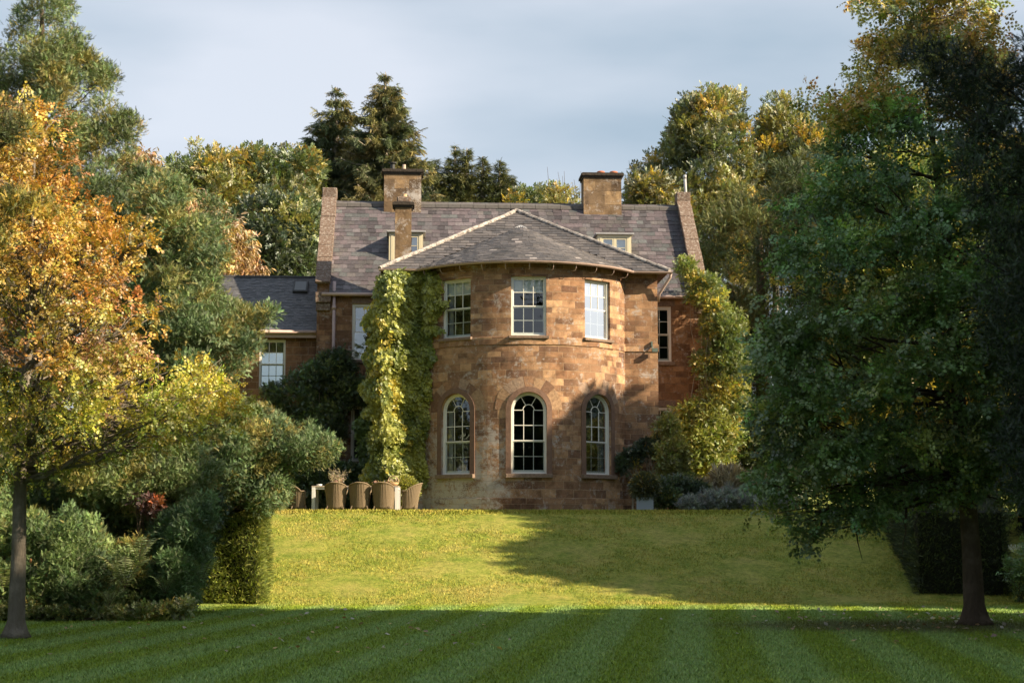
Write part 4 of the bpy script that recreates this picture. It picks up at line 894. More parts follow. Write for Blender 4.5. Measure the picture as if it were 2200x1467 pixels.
# ferns
def fern(label, px, py, Y, size, n=9, yel=.0):
    b = at(px, py, Y)[()]; b = np.array([b[0], b[1], max(b[2], gz(b[0], b[1]))]); t = Tree('fern', label, 'fern', b, 'ferns in the left border')
    V = []; T = []; K = []; mb = MB()
    for i in range(n):
        a = i*6.283/n+rnd.uniform(-.3, .3); L = size*rnd.uniform(.75, 1.15); pts = []
        for k in range(13):
            q = k/12; pts.append(Vector((math.cos(a)*L*q*.8, math.sin(a)*L*q*.8, L*(.75*math.sin(q*2.05)-.10*q))))
        mb.tube(pts, [.006*(1.1-k/12) for k in range(13)], 4, cap=False)
        g = 1.25*np.array([.15, .2, .07])*rnd.uniform(.8, 1.3)+np.array([.1, .05, 0])*yel
        for k in range(1, 21):
            q = k/21; i0 = min(int(q*12), 11); p = pts[i0].lerp(pts[i0+1], q*12-i0); d = (pts[i0+1]-pts[i0]).normalized(); s = d.cross(Vector((0, 0, 1))).normalized()
            W = L*.22*math.sin(min(1, q*1.15+.12)*math.pi)**.8
            for sd in (-1, 1):
                e = p+s*sd*W*rnd.uniform(.85, 1.1)+d*W*.5-Vector((0, 0, W*rnd.uniform(.15, .5))); h = d*L*.0125; m = p.lerp(e, .5)+Vector((0, 0, .006)); j = len(V); V += [tuple(p-h*.6), tuple(m-h*1.1), tuple(e), tuple(m+h*1.1), tuple(p+h*.6)]; T += [(j, j+1, j+3), (j+1, j+2, j+3), (j, j+3, j+4)]; K += [g*rnd.uniform(.85, 1.2)]*3
    tri_object('fronds', np.array(V), np.array(T), np.array(K), M_leaf, t.o); mb.build('stalks', M_barkd, t.o)
for a in (('pale fern arching in the middle of the left border', 268, 1262, 31.3, .8, 8, .5), ('green fern under the red-orange bush', 300, 1205, 31.8, .65, 7, .1), ('small fern left of the middle ferns', 112, 1215, 31.3, .42, 8, .5), ('fern leaning against the clipped hedge', 432, 1250, 32.4, .62, 7, 0.), ('dark fern low between the pale fern and the hedge', 355, 1275, 31.9, .62, 7, -.4), ('fern high up in the dark gap of the left border', 195, 1185, 32.6, .42, 7, .2), ('fern at the far left picture edge', 8, 1265, 31.2, .7, 9, .4), ('fern right of the oak trunk, near the lawn edge', 235, 1300, 31.0, .4, 9, .5)): fern(*a)
# teasels
for lb, px, py, top in (('taller dry teasel stalk beside the oak trunk', 62, 1310, 1205), ('shorter dry teasel stalk leaning right near the ferns', 78, 1310, 1235)):
    b = at(px, 1322, 31.2)[()]; q = at(px+(4 if top < 1220 else 22), top, 31.2)[()]; t = Tree('teasel', lb, 'plant', (b[0], b[1], 0), 'dry teasels'); b2 = Vector((0, 0, 0)); q2 = Vector(map(float, q))-Vector(t.loc)
    mb = MB(); limb(mb, b2, q2, .007, .004, .02, 5, .03); mb.build('stalk', M_barkp, t.o)
    mb = MB(); mb.lathe([(.0, -.05), (.022, -.03), (.026, 0), (.018, .035), (0, .055)], 8, tuple(q2)); mb.build('seed_head', plain('dry teasel', (.3, .14, .06), .9, .3, 60), t.o)
# ---- clipped hedges
def hedge(label, x0, x1, y0, y1, h, col, seed, dens=420, skew=0.0):
    c = ((x0+x1)/2, (y0+y1)/2, gz((x0+x1)/2, (y0+y1)/2)); t = Tree('hedge', label, 'hedge', c, 'clipped yew hedges')
    P = []; D = []
    def face(n, f, nrm): 
        a, b = rng.random(n), rng.random(n); p = f(a, b); P.append(p-np.array(nrm)*rng.uniform(-.04, .12, (n, 1))); D.append(np.array(nrm)*1.0+rng.normal(0, .45, (n, 3))+np.array([0, 0, .35]))
    top = lambda x, y: ground_z(x, y)+h+.03*np.sin(x*5+seed)+.02*np.sin(x*13)
    A = lambda w_, hh: int(dens*w_*hh)
    face(A(x1-x0, h), lambda a, b: np.stack([x0+(x1-x0)*a, y0+0*a+.05*np.sin(a*9+b*5), ground_z(x0+(x1-x0)*a, y0)+b*(top(x0+(x1-x0)*a, y0)-ground_z(x0+(x1-x0)*a, y0))], -1), (0, -1, 0))
    for xx, nr in ((x0, (-1, 0, 0)), (x1, (1, 0, 0))): face(A(y1-y0, h), lambda a, b: np.stack([xx+.05*np.sin(a*7+b*6), y0+(y1-y0)*a, ground_z(xx, y0+(y1-y0)*a)+b*(top(xx, y0+(y1-y0)*a)-ground_z(xx, y0+(y1-y0)*a))], -1), nr)
    face(A(x1-x0, y1-y0)//2, lambda a, b: np.stack([x0+(x1-x0)*a, y0+(y1-y0)*b, top(x0+(x1-x0)*a, y0+(y1-y0)*b)], -1), (0, 0, 1))
    P = np.concatenate(P); P[:, 0] += skew*(P[:, 1]-y0); D = np.concatenate(D); cc = np.array(col); k = cc[rng.integers(len(cc), size=len(P))]*(1+.2*rng.normal(0, 1, (len(P), 1)))
    gold = (rng.random(len(P)) < .22*np.clip(1.2-(P[:, 2]-c[2])/h, 0, 1)); k[gold] = k[gold]*1.9+np.array([.03, .03, 0])  # brighter yellow-green sprays towards the foot, sunlight put into leaf colour
    spray('foliage', rel(P, c), D, rng.uniform(.09, .16, len(P)), np.clip(k, .005, 1), 'yew', M_needle, t.o)
    mb = MB(); ins = .13; n = 14
    for i in range(n):
        ya, yb = y0+ins+(y1-y0-2*ins)*i/n, y0+ins+(y1-y0-2*ins)*(i+1)/n; za, zb = gz((x0+x1)/2, ya), gz((x0+x1)/2, yb); xa, xb = x0+ins, x1-ins
        mb.add([(x, y, z) for x, y, z in [(xa-c[0], ya-c[1], za-.1-c[2]), (xb-c[0], ya-c[1], za-.1-c[2]), (xb-c[0], ya-c[1], za+h-ins-c[2]), (xa-c[0], ya-c[1], za+h-ins-c[2]), (xa-c[0], yb-c[1], zb-.1-c[2]), (xb-c[0], yb-c[1], zb-.1-c[2]), (xb-c[0], yb-c[1], zb+h-ins-c[2]), (xa-c[0], yb-c[1], zb+h-ins-c[2])]],
               [(0, 4, 7, 3), (1, 2, 6, 5), (3, 7, 6, 2)]+([(0, 3, 2, 1)] if i == 0 else [])+([(4, 5, 6, 7)] if i == n-1 else []))
    mb.v = [(p[0]+skew*(p[1]+c[1]-y0), p[1], p[2]) for p in mb.v]; mb.build('woody_core', plain('hedge inside', (.018, .02, .01), .95, .4, 20), t.o)
hedge('low clipped hedge block left of the sunny bank', -7.7, -5.78, 37.9, 39.0, 1.98, [(.22, .26, .05), (.15, .20, .044), (.28, .29, .06)], 1, 1500)
hedge('tall dark clipped hedge running up the right of the bank', 9.72, 12.0, 39.7, 47.5, 2.1, [(.055, .075, .03), (.035, .055, .024), (.075, .09, .035)], 2, 620, .12)
# ---- the two young oaks on the lawn
def zones(*z):
    """z: (test, palette) pairs; first match wins"""
    def f(px, py, P):
        c = np.zeros((len(px), 3)); done = np.zeros(len(px), bool)
        for test, pl in z:
            m = test(px, py) & ~done; 
            if m.any(): c[m] = pl(px[m], py[m], P[m])
            done |= m
        return c
    return f
ORG = pal(((.50, .27, .045), 4), ((.56, .37, .06), 4), ((.42, .20, .05), 2), ((.58, .44, .08), 3), ((.30, .28, .06), 1))
MIXB = pal(((.50, .34, .06), 3), ((.40, .22, .10), 3), ((.55, .30, .05), 2), ((.42, .38, .06), 3))
YGR = pal(((.46, .42, .05), 4), ((.32, .36, .05), 4), ((.56, .45, .06), 2), ((.24, .28, .05), 2))
oy = lambda px, py: py+22*np.sin(px*.03)
colL = zones((lambda px, py: (oy(px, py) < 620) | ((px > 250) & (oy(px, py) < 740)), ORG), (lambda px, py: oy(px, py) < 800, MIXB), (lambda px, py: py < 5000, YGR))
b = at(33, 1366, 26.0)[()]; t = Tree('oak_tree', 'young oak turning orange and gold, trunk at the left picture edge', 'tree', (b[0], b[1], 0), 'young oaks on the lawn')
polyL = [(-70, 250), (0, 225), (35, 192), (75, 215), (95, 235), (135, 236), (148, 275), (120, 300), (178, 330), (150, 385), (182, 400), (175, 430), (210, 425), (222, 450), (285, 470), (355, 478), (362, 500), (330, 520), (290, 560), (285, 600), (330, 620), (395, 640), (385, 660), (345, 680), (335, 730), (310, 770), (330, 800), (370, 770), (420, 780), (460, 800), (500, 830), (545, 850), (560, 880), (520, 905), (470, 930), (400, 950), (330, 985), (260, 1000), (180, 1010), (110, 1030), (40, 1050), (-70, 1060)]
C, r, c = blobs(polyL, 26.2, 2.3, 360, .29, colL, sharp=.5, edge=1.0)
pts = [at(x, y, 26.0)[()] for x, y in ((33, 1369), (35, 1330), (40, 1200), (43, 1040), (50, 900), (62, 720), (64, 560), (72, 380), (76, 260))]
t.wood(pts, [.17, .135, .115, .10, .085, .066, .05, .03, .012], M_bark, C[rng.choice(len(C), 190)], .034, up=.45, sub=6, zmin=2.4)
t.crown(C, r, c, 'oak', 245, .175, M_leaf, gain=1.1, bias=(.1, -.1, .15), hrange=(.2, 1.2), axis_up=.05)
GTOP = pal(((.24, .18, .04), 4), ((.16, .16, .035), 4), ((.34, .2, .05), 2), ((.12, .14, .035), 3))  # golden top palette, with the crown's sunlit look put into leaf colour
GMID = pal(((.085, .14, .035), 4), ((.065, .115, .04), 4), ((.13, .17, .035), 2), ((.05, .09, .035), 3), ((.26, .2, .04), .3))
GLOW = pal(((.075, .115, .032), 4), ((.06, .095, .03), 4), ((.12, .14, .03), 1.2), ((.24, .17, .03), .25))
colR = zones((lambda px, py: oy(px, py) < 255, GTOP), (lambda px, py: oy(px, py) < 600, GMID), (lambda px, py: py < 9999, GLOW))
b = at(2095, 1338, 29.8)[()]; t = Tree('oak_tree', 'leafy green oak leaning slightly left, trunk on the right of the lawn', 'tree', (b[0], b[1], 0), 'young oaks on the lawn')
polyR = [(1818, 0), (1850, -20), (1880, -60), (2100, -60), (2130, 0), (2170, 45), (2150, 110), (2165, 140), (2200, 200), (2260, 400), (2260, 1060), (2200, 1110), (2150, 1075), (2100, 1090), (2060, 1115), (2010, 1135), (1985, 1085), (1930, 1095), (1890, 1130), (1850, 1140), (1800, 1125), (1765, 1150), (1775, 1190), (1745, 1225), (1728, 1180), (1712, 1155), (1730, 1110), (1700, 1100), (1680, 1140), (1640, 1155), (1600, 1140), (1612, 1090), (1625, 1050), (1612, 1020), (1650, 1000), (1640, 950), (1600, 930), (1625, 870), (1600, 820), (1620, 760), (1615, 700), (1640, 640), (1650, 560), (1690, 500), (1680, 430), (1740, 400), (1760, 330), (1800, 290), (1760, 262), (1715, 240), (1715, 205), (1760, 185), (1800, 195), (1830, 180), (1835, 145), (1870, 140), (1850, 95), (1880, 60), (1860, 30)]
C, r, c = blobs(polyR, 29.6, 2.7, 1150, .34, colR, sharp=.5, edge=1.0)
# the crown thins towards the top and the outer left, letting the sky through
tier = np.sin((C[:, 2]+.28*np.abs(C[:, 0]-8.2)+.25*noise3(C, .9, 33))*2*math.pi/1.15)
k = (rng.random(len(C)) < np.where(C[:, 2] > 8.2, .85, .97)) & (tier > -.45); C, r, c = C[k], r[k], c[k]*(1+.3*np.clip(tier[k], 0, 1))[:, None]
pts = [at(x, y, 29.8)[()] for x, y in ((2095, 1341), (2093, 1300), (2088, 1200), (2080, 1090), (2066, 930), (2052, 760), (2040, 560), (2010, 350), (1985, 160), (1975, 20))]
t.wood(pts, [.235, .19, .172, .155, .135, .115, .09, .06, .035, .012], M_barkd, C[rng.choice(len(C), 130)], .045, up=.25, sub=5, zmin=2.3)
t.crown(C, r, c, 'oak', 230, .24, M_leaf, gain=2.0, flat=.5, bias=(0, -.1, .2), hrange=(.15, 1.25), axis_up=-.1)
# dark yew leaning in from the right, and a yew branch from the left
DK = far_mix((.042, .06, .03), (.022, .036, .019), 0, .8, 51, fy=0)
t = Tree('yew_tree', 'near-black yew hanging in along the right picture edge', 'tree', (9.6, 25.0, 0), 'yew trees')
polyY = [(1925, 108), (1940, 90), (1968, 110), (1990, 60), (2005, 55), (2025, 95), (2050, 100), (2075, 120), (2110, 125), (2150, 160), (2165, 130), (2160, 112), (2180, 118), (2195, 70), (2230, 60), (2500, 40), (2500, 1080), (2200, 1090), (2170, 1060), (2140, 960), (2175, 860), (2120, 760), (2095, 620), (2125, 520), (2085, 430), (2040, 400), (2070, 330), (2050, 250), (2000, 230), (1985, 180), (1960, 170), (1955, 130)]
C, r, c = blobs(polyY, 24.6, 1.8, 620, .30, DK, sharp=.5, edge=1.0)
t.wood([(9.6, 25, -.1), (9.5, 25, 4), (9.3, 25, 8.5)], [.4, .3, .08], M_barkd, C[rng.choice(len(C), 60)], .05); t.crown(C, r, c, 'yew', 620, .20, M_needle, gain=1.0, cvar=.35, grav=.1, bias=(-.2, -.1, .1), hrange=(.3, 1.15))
t = Tree('yew_tree', 'olive yew sprays poking in at the upper left picture edge', 'tree', (-9.6, 24.0, 0), 'yew trees')
C = []; 
for pl_ in ([(-90, 215), (20, 225), (62, 262), (50, 300), (10, 320), (-90, 330)], [(-90, 420), (70, 408), (130, 440), (135, 475), (60, 480), (30, 520), (-90, 600)]):
    a_ = blobs(pl_, 23.6, .4, 50, .15, far_mix((.15, .14, .035), (.07, .085, .028), 0, .5, 53)); C.append(a_)
C, r, c = [np.concatenate(q) for q in zip(*C)]
t.wood([(-9.6, 24, -.1), (-9.5, 24, 8)], [.25, .1], M_barkd, C[:30], .04); t.crown(C, r, c, 'yew', 1300, .17, M_needle, hrange=(.3, 1.15))
# added foliage, near-black to paint the dark void right of the tall hedge
t = Tree('yew_tree', 'added near-black yew foliage painting the dark void right of the tall hedge', 'tree', (14.6, 46, gz(14, 46)), 'yew trees')
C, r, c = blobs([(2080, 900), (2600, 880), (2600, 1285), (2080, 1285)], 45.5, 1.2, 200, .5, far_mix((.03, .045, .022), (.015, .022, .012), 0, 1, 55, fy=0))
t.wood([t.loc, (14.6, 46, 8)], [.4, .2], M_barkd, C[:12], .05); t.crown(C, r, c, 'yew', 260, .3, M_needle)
t = Tree('hogweed_plant', 'broad-leaved plant with white flower heads at the right picture edge', 'plant', (12.1, 39.0, 0))
C, r, c = blobs([(2150, 1190), (2180, 1205), (2195, 1170), (2260, 1160), (2260, 1285), (2190, 1285), (2170, 1240)], 38.8, .4, 50, .16, pal(((.10, .16, .05), 3), ((.2, .25, .05), 1)))
mb = MB(); [limb(mb, (rnd.gauss(0, .1), 0, 0), Vector(map(float, q))-Vector(t.loc), .012, .005, 0, 4) for q in C[:14]]; mb.build('stems', M_barkd, t.o)
t.crown(C, r, c, 'oak', 700, .18, M_leaf, name='foliage', gain=1.6); P = at(rng.uniform(2168, 2195, 60), rng.uniform(1172, 1182, 60), 38.5+rng.uniform(-.1, .1, 60))
spray('flower_heads', rel(P, t.loc), rng.normal(0, 1, (60, 3))+[0, 0, 1], .05, np.tile([[.6, .6, .58]], (60, 1)), 'small', M_leaf, t.o)

# ---- climbers on the house
def walls_y(px): return np.interp(px, [700, 780, 837, 905, 925, 948, 960], [54.6, 53.2, 52.12, 52.16, 51.85, 51.5, 51.35])
def climber(name, label, poly, Yf, depth, n, size, col, tmpl='ivy', mat=M_ivy, cat='climber', group='climbers on the house', seed=1, down=1.0, stems=10, wrap=0, roll=.45, loc=None):
    px, py, d = samp(poly, n); P0 = at(px, py, Yf(px)); bulge = np.clip(.5+.6*noise3(P0, .45, seed), .05, 1.2)*np.clip(d/16, .12, 1)
    if wrap: bulge = bulge*(1+1.3*np.exp(-((px-wrap)/32.)**2))
    off = depth*bulge*rng.uniform(.35, 1, n)+.03+.07*rng.random(n)
    if wrap: off = off+.45*np.clip((892-px)/45., 0, 1)*rng.random(n)**.5
    y = Yf(px)-off
    if wrap: m = px < wrap; y[m] = y[m]+rng.uniform(-.5, .9, m.sum())
    P = at(px, py, y); D = np.stack([rng.normal(0, .55, n), rng.normal(-.25, .25, n), -down+rng.normal(0, .45, n)], -1)
    up = np.stack([rng.normal(0, .3, n), -np.ones(n), .25+rng.normal(0, .3, n)], -1)
    c = 1.12*col(px, py, P)*(1+.13*rng.normal(0, 1, (n, 1)))
    lc = loc or at(np.mean(px), 1092, float(np.mean(y)))[()]; lc = (float(lc[0]), float(lc[1]), 2.31); t = thing(name, label, cat, lc, 0, group)
    spray('leaves', rel(P, lc), D, size*rng.uniform(.7, 1.3, n), c, tmpl, mat, t, up=up, roll=roll)
    mb = MB()
    for k in range(stems):
        i = rng.integers(n); q = at(px[i], py[i], Yf(px[i])-.06)[()]; a = (lc[0]+rnd.uniform(-.3, .3), float(Yf(np.array([np.mean(px)]))[0])-.05, 2.4); limb(mb, Vector(a)-Vector(lc), Vector(map(float, q))-Vector(lc), .03, .008, 0, 7, .05)
    mb.build('stems', M_barkd, t); return t
def ivycol(px, py, P):
    n = noise3(P, .5, 61)[:, None]; k = np.clip(.5+n, 0, 1); c = np.array([.17, .21, .04])*(1-k)+np.array([.38, .38, .075])*k
    m = (noise3(P, .35, 62) > np.interp(px, [780, 850, 920], [.35, .75, 1.2])); c[m] = np.array([.60, .50, .08])*rng.uniform(.7, 1.1, (m.sum(), 1)); return c  # yellow clusters thicken to the left, painting the sunlit edge into the leaves
polyI = [(812, 590), (830, 580), (870, 576), (930, 578), (945, 600), (940, 640), (962, 648), (945, 665), (930, 690), (950, 705), (928, 715), (920, 735), (935, 760), (918, 790), (925, 830), (915, 870), (920, 900), (905, 950), (915, 1000), (912, 1040), (880, 1020), (870, 1045), (800, 1040), (775, 1020), (800, 980), (790, 930), (812, 900), (778, 885), (800, 860), (770, 830), (795, 800), (780, 760), (800, 720), (775, 690), (795, 660), (805, 640)]
climber('virginia_creeper', 'thick yellow-green creeper column left of the bow', polyI, walls_y, .42, 17000, .15, ivycol, wrap=840, seed=3)
climber('virginia_creeper', 'shaded green creeper edge beside the lower left sash window', [(765, 900), (800, 880), (815, 920), (805, 1000), (815, 1040), (760, 1040), (745, 1010), (780, 985), (775, 960), (770, 940)], lambda px: 54.3+0*px, .4, 1100, .2, pal(((.10, .16, .04), 3), ((.14, .2, .05), 2)), seed=5)
def climb_blob(name, label, poly, Y, T, nb, rb, col, tmpl, dens, size, mat=M_leaf, cat='climber', group='climbers on the house', stempx=None, front=.75, **kw):
    q = at(stempx or np.mean([p[0] for p in poly]), 1092, Y)[()]; t = Tree(name, label, cat, (q[0], q[1], 2.31), group); C, r, c = blobs(poly, Y, T, nb, rb, col, front=front)
    mb = MB(); [limb(mb, (rnd.gauss(0, .15), .1, 0), Vector(map(float, p))-Vector(t.loc), .035, .006, .0, 7, .08) for p in C[rng.choice(len(C), min(26, len(C)), replace=False)]]; mb.build('stems', M_barkp, t.o)
    t.crown(C, r, c, tmpl, dens, size, mat, name='leaves', **kw); return t, C
WC = far_mix((.27, .30, .06), (.11, .155, .04), .1, .6, 71, (.44, .38, .06), .12)
climb_blob('wisteria', 'huge sunlit wisteria smothering the right gable end', [(1455, 575), (1462, 560), (1485, 556), (1500, 580), (1515, 592), (1545, 605), (1555, 630), (1550, 655), (1580, 650), (1603, 690), (1598, 715), (1585, 735), (1600, 760), (1612, 795), (1600, 830), (1608, 870), (1585, 905), (1600, 935), (1575, 965), (1560, 1000), (1530, 1025), (1470, 1040), (1440, 1030), (1450, 990), (1425, 985), (1430, 940), (1420, 915), (1450, 905), (1448, 880), (1480, 862), (1520, 840), (1500, 800), (1495, 770), (1515, 745), (1510, 700), (1520, 670), (1500, 650), (1472, 645), (1475, 625), (1500, 625), (1480, 610)],
           55.3, .85, 330, .32, WC, 'small', 900, .18, stempx=1500, hrange=(.3, 1.15))
climb_blob('wisteria', 'dark leafy climber over the left wall and its pipe', [(570, 830), (600, 815), (640, 800), (665, 790), (690, 770), (740, 755), (765, 775), (758, 800), (785, 830), (800, 850), (770, 880), (745, 870), (748, 910), (730, 950), (700, 960), (690, 930), (640, 915), (600, 890), (575, 860)], 54.9, .35, 150, .26, far_mix((.055, .085, .04), (.028, .045, .022), 0, .5, 73, (.1, .13, .05), .1), 'small', 800, .20, stempx=700, gain=2.1)
climb_blob('wisteria', 'low dark shrubbery climbing the wall behind the table', [(640, 1000), (690, 980), (740, 1000), (790, 1010), (830, 1030), (840, 1095), (610, 1095), (620, 1040)], 54.0, .5, 120, .28, far_mix((.06, .10, .04), (.03, .05, .025), 0, .5, 75, fy=.02), 'small', 700, .20, stempx=720, gain=2.0)
t, C = climb_blob('climbing_rose', 'dark arching rose with white blooms at the foot of the bow', [(1325, 1005), (1335, 980), (1350, 965), (1380, 955), (1410, 940), (1440, 920), (1450, 960), (1430, 990), (1400, 985), (1375, 990), (1365, 1010), (1340, 1012)], 52.0, .25, 90, .15, far_mix((.07, .10, .04), (.035, .055, .028), 0, .4, 77), 'small', 1500, .15, stempx=1400)
P = at(np.array([1353, 1404, 1350.]), np.array([968, 953, 971.]), 51.7); spray('blooms', rel(np.repeat(P, 8, 0)+rng.normal(0, .02, (24, 3)), t.loc), rng.normal(0, 1, (24, 3)), .06, np.tile([[.8, .78, .7]], (24, 1)), 'small', M_leaf, t.o)
BG = 'plants at the foot of the house'
def bed(name, label, poly, Y, T, nb, rb, col, tmpl, dens, size, cat='shrub', **kw): return shrub(name, label, poly, Y, T, nb, rb, col, tmpl, dens, size, M_leaf, cat, BG, **kw)
bed('rose_bush', 'loose yellow-green rose bush between the rose arch and the wisteria', [(1412, 910), (1440, 895), (1462, 930), (1475, 1000), (1480, 1050), (1440, 1060), (1418, 1040), (1412, 980)], 51.6, .5, 110, .2, far_mix((.28, .27, .07), (.12, .15, .05), 0, .5, 81, (.5, .42, .12), .12), 'small', 1000, .17)
bed('hydrangea_bush', 'dark green bush between the zinc planter and the lavender', [(1408, 1045), (1440, 1030), (1480, 1035), (1520, 1050), (1530, 1075), (1470, 1094), (1408, 1094)], 50.0, .4, 110, .2, far_mix((.08, .12, .05), (.04, .06, .03), 0, .4, 83, (.2, .22, .06), .1), 'small', 1100, .15)
for i, (x0, x1, yt, lb) in enumerate(((1464, 1502, 1072, 'smallest silvery lavender mound, nearest the dark bush'), (1498, 1545, 1058, 'blue-grey lavender mound, second from the dark bush'), (1535, 1585, 1048, 'tallest blue-grey lavender mound, in the middle of the row'), (1575, 1618, 1056, 'blue-grey lavender mound half under the oak leaves'), (1610, 1700, 1062, 'wide shaded lavender mound behind the oak leaves'))):
    bed('lavender_bush', lb, [(x0, 1095), (x0+2, yt+14), ((x0+x1)/2-6, yt), ((x0+x1)/2+8, yt+2), (x1-2, yt+14), (x1, 1095)], 49.4+.2*(i % 2), .35, 50, .13, pal(((.24, .27, .26), 3), ((.17, .2, .19), 2), ((.30, .31, .33), 1)), 'thin', 1700, .12, axis_up=.9, cat='lavender')
for i, (x0, x1, yt, lb) in enumerate(((1480, 1540, 1030, 'pale feathery grass tuft behind the lavender, left one'), (1530, 1600, 1010, 'tallest pale feathery grass tuft, middle one behind the lavender'), (1590, 1680, 1022, 'pale feathery grass tuft behind the lavender, right one under the oak'))):
    q = at((x0+x1)/2, 1092, 51.6)[()]; t = Tree('ornamental_grass', lb, 'grass', (q[0], q[1], 2.31), BG); n = 1500; w_ = (x1-x0)/F*51.6; H = (1088-yt)/F*51.6
    x = rng.normal(0, .25*w_, n); y = rng.normal(0, .18, n); D = np.stack([x*.9+rng.normal(0, .12, n), y*.6, np.full(n, 1.0)], -1); P = np.stack([x*.5, y*.5, rng.uniform(0, .75, n)*H], -1)
    spray('blades', P, D, H*rng.uniform(.25, .5, n), np.array([.46, .38, .24])*rng.uniform(.6, 1.3, (n, 1)), 'thin', M_leaf, t.o)
bed('laurel_bush', 'dark evergreen bush filling the corner between the wisteria and the big yew', [(1545, 920), (1580, 880), (1640, 870), (1720, 880), (1740, 1094), (1550, 1094)], 57.0, .8, 140, .35, far_mix((.09, .12, .04), (.04, .06, .025), 0, .6, 97, fy=.03), 'small', 500, .26)
# box ball standing in a square zinc planter
b = at(1386, 1092, 49.0)[()]; t = thing('planter', 'square blue-grey zinc planter at the right foot of the bow', 'planter', (b[0], b[1], 2.31), R(-6))
M_zinc = plain('zinc', (.30, .34, .40), .45, .15, 60, .002); mb = MB()
for (a0, a1, c0, c1) in ((-.25, .25, -.25, -.235), (-.25, .25, .235, .25), (-.25, -.235, -.235, .235), (.235, .25, -.235, .235)): mb.box(a0, a1, c0, c1, 0, .40)
mb.build('box', M_zinc, t, bevel=.004); mb = MB(); mb.box(-.262, .262, -.262, .262, .401, .42); mb.box(-.23, .23, -.23, .23, .34, .36); mb.build('rim', M_zinc, t)
def ball(name, label, c, rad, col, n, size, cat='topiary', squash=.95, stem=.2):
    t = thing(name, label, cat, (c[0], c[1], c[2]), 0, 'clipped box bushes'); d = unit(rng.normal(0, 1, (n, 3))); P = d*np.array([rad, rad, rad*squash])*rng.uniform(.78, 1.06, (n, 1))+[0, 0, stem+rad*squash]
    P = P[P[:, 2] > .0]; d = unit(P-[0, 0, stem+rad*squash]); k = col(P[:, 0], P[:, 1], P)*(1+.2*rng.normal(0, 1, (len(P), 1)))
    spray('foliage', P, d+rng.normal(0, .5, d.shape), size*rng.uniform(.7, 1.3, len(P)), k, 'small', M_leaf, t); mb = MB(); mb.tube([(0, 0, 0), (0, 0, stem+rad)], .03, 6); mb.lathe([(0, stem+.15*rad), (rad*.55, stem+.4*rad), (rad*.74, stem+rad), (rad*.55, stem+1.6*rad), (0, stem+1.75*rad)], 14); mb.build('stem', M_barkd, t)
ball('box_ball', 'shaggy dark box ball growing in the zinc planter', (b[0], b[1], 2.65), .40, far_mix((.13, .14, .04), (.06, .075, .03), 0, .3, 85), 2600, .10, stem=.02)
b = at(868, 1092, 50.4)[()]; ball('box_ball', 'round yellow-green box bush behind the right end chair', (b[0], b[1], 2.31), .42, pal(((.36, .36, .05), 2), ((.26, .28, .05), 2)), 3200, .10, stem=.25)

# ------------------------------------------------------------------ garden table and chairs
M_wick = Mat('grey-brown wicker', .75, .25); _o = M_wick.coord(); _s = M_wick.n('ShaderNodeSeparateXYZ', Vector=_o)
_w = M_wick.math('SINE', M_wick.math('MULTIPLY', _s.outputs[2], 330.0)); _n = M_wick.noise(_o, 60, 3)
M_wick.color(M_wick.mix(_n, (.20, .145, .09), (.44, .34, .225))); M_wick.bump(M_wick.math('ADD', _w, _n), .006); M_wick = M_wick.m
M_tabw = plain('white powder coat', (.74, .74, .72), .35, .03); M_tabt = plain('taupe table top', (.42, .36, .29), .5, .12, 20)
def make_chair():
    t = thing('wicker_chair', 'x', 'chair', (0, 0, 0), 0, 'wicker chairs round the garden table'); nc, nr = 150, 16; TM = R(122)
    rim = lambda f: .60+.235*max(0.0, math.cos(min(abs(f)*TM*.98, math.pi/2)))**.62
    def pt(f, s, rib=0):
        a = f*TM; z = .085+s*(rim(f)-.085); k = z/.83; rx = .252+.088*k**1.3+.025*max(0, .2-k)*4; ry = .26+.05*k
        rx += rib; ry += rib; return (rx*math.sin(a), -ry*math.cos(a)-.10*k*k*max(0, math.cos(a))+.04, z)
    mb = MB(); vs = [pt(-1+2*i/nc, j/nr, .009*math.cos(i*math.pi*2/5)) for j in range(nr+1) for i in range(nc+1)]
    mb.add(vs, [(j*(nc+1)+i, j*(nc+1)+i+1, (j+1)*(nc+1)+i+1, (j+1)*(nc+1)+i) for j in range(nr) for i in range(nc)])
    o = mb.build('woven_shell', M_wick, t, smooth=True); md = o.modifiers.new('s', 'SOLIDIFY'); md.thickness = .018
    mb = MB(); mb.tube([pt(-1+2*i/60, 1.0) for i in range(61)]+[], .021, 8); 
    for s in (-1, 1): mb.tube([pt(s, 1.0), pt(s, .9), pt(s, .5), pt(s, .06)], [.021, .02, .016, .014], 8)
    mb.build('rolled_rim', M_wick, t, smooth=True)
    mb = MB(); c0 = pt(-1, .5); yy = c0[1]; xx = abs(c0[0])+.004; mb.box(-xx+.01, xx-.01, yy-.005, yy+.015, .09, .40); mb.build('front_panel', M_wick, t, bevel=.005)
    mb = MB(); mb.lathe([(0, .40), (.235, .40), (.25, .42), (.235, .45), (0, .455)], 26, (0, .02, 0)); mb.build('seat', M_wick, t, smooth=True)
    for sx, sy in ((-1, -1), (1, -1), (-1, 1), (1, 1)):
        mb = MB(); mb.tube([(sx*.215, sy*.20+.02, .16), (sx*.265, sy*.24+.02, 0)], [.019, .015], 8); mb.build('leg', M_wick, t)
    return t
def dup(root, loc, rz, label):
    r_ = root.copy(); sc.collection.objects.link(r_); r_.location = loc; r_.rotation_euler = (0, 0, rz); r_['label'] = label
    for ch in list(root.children):
        c = ch.copy(); sc.collection.objects.link(c); c.parent = r_
    return r_
tl, tr_ = at(671, 1094, 48.55)[()], at(854, 1094, 48.55)[()]; TX, TY = (tl[0]+tr_[0])/2, 48.95; TW_ = (tr_[0]-tl[0])+.05
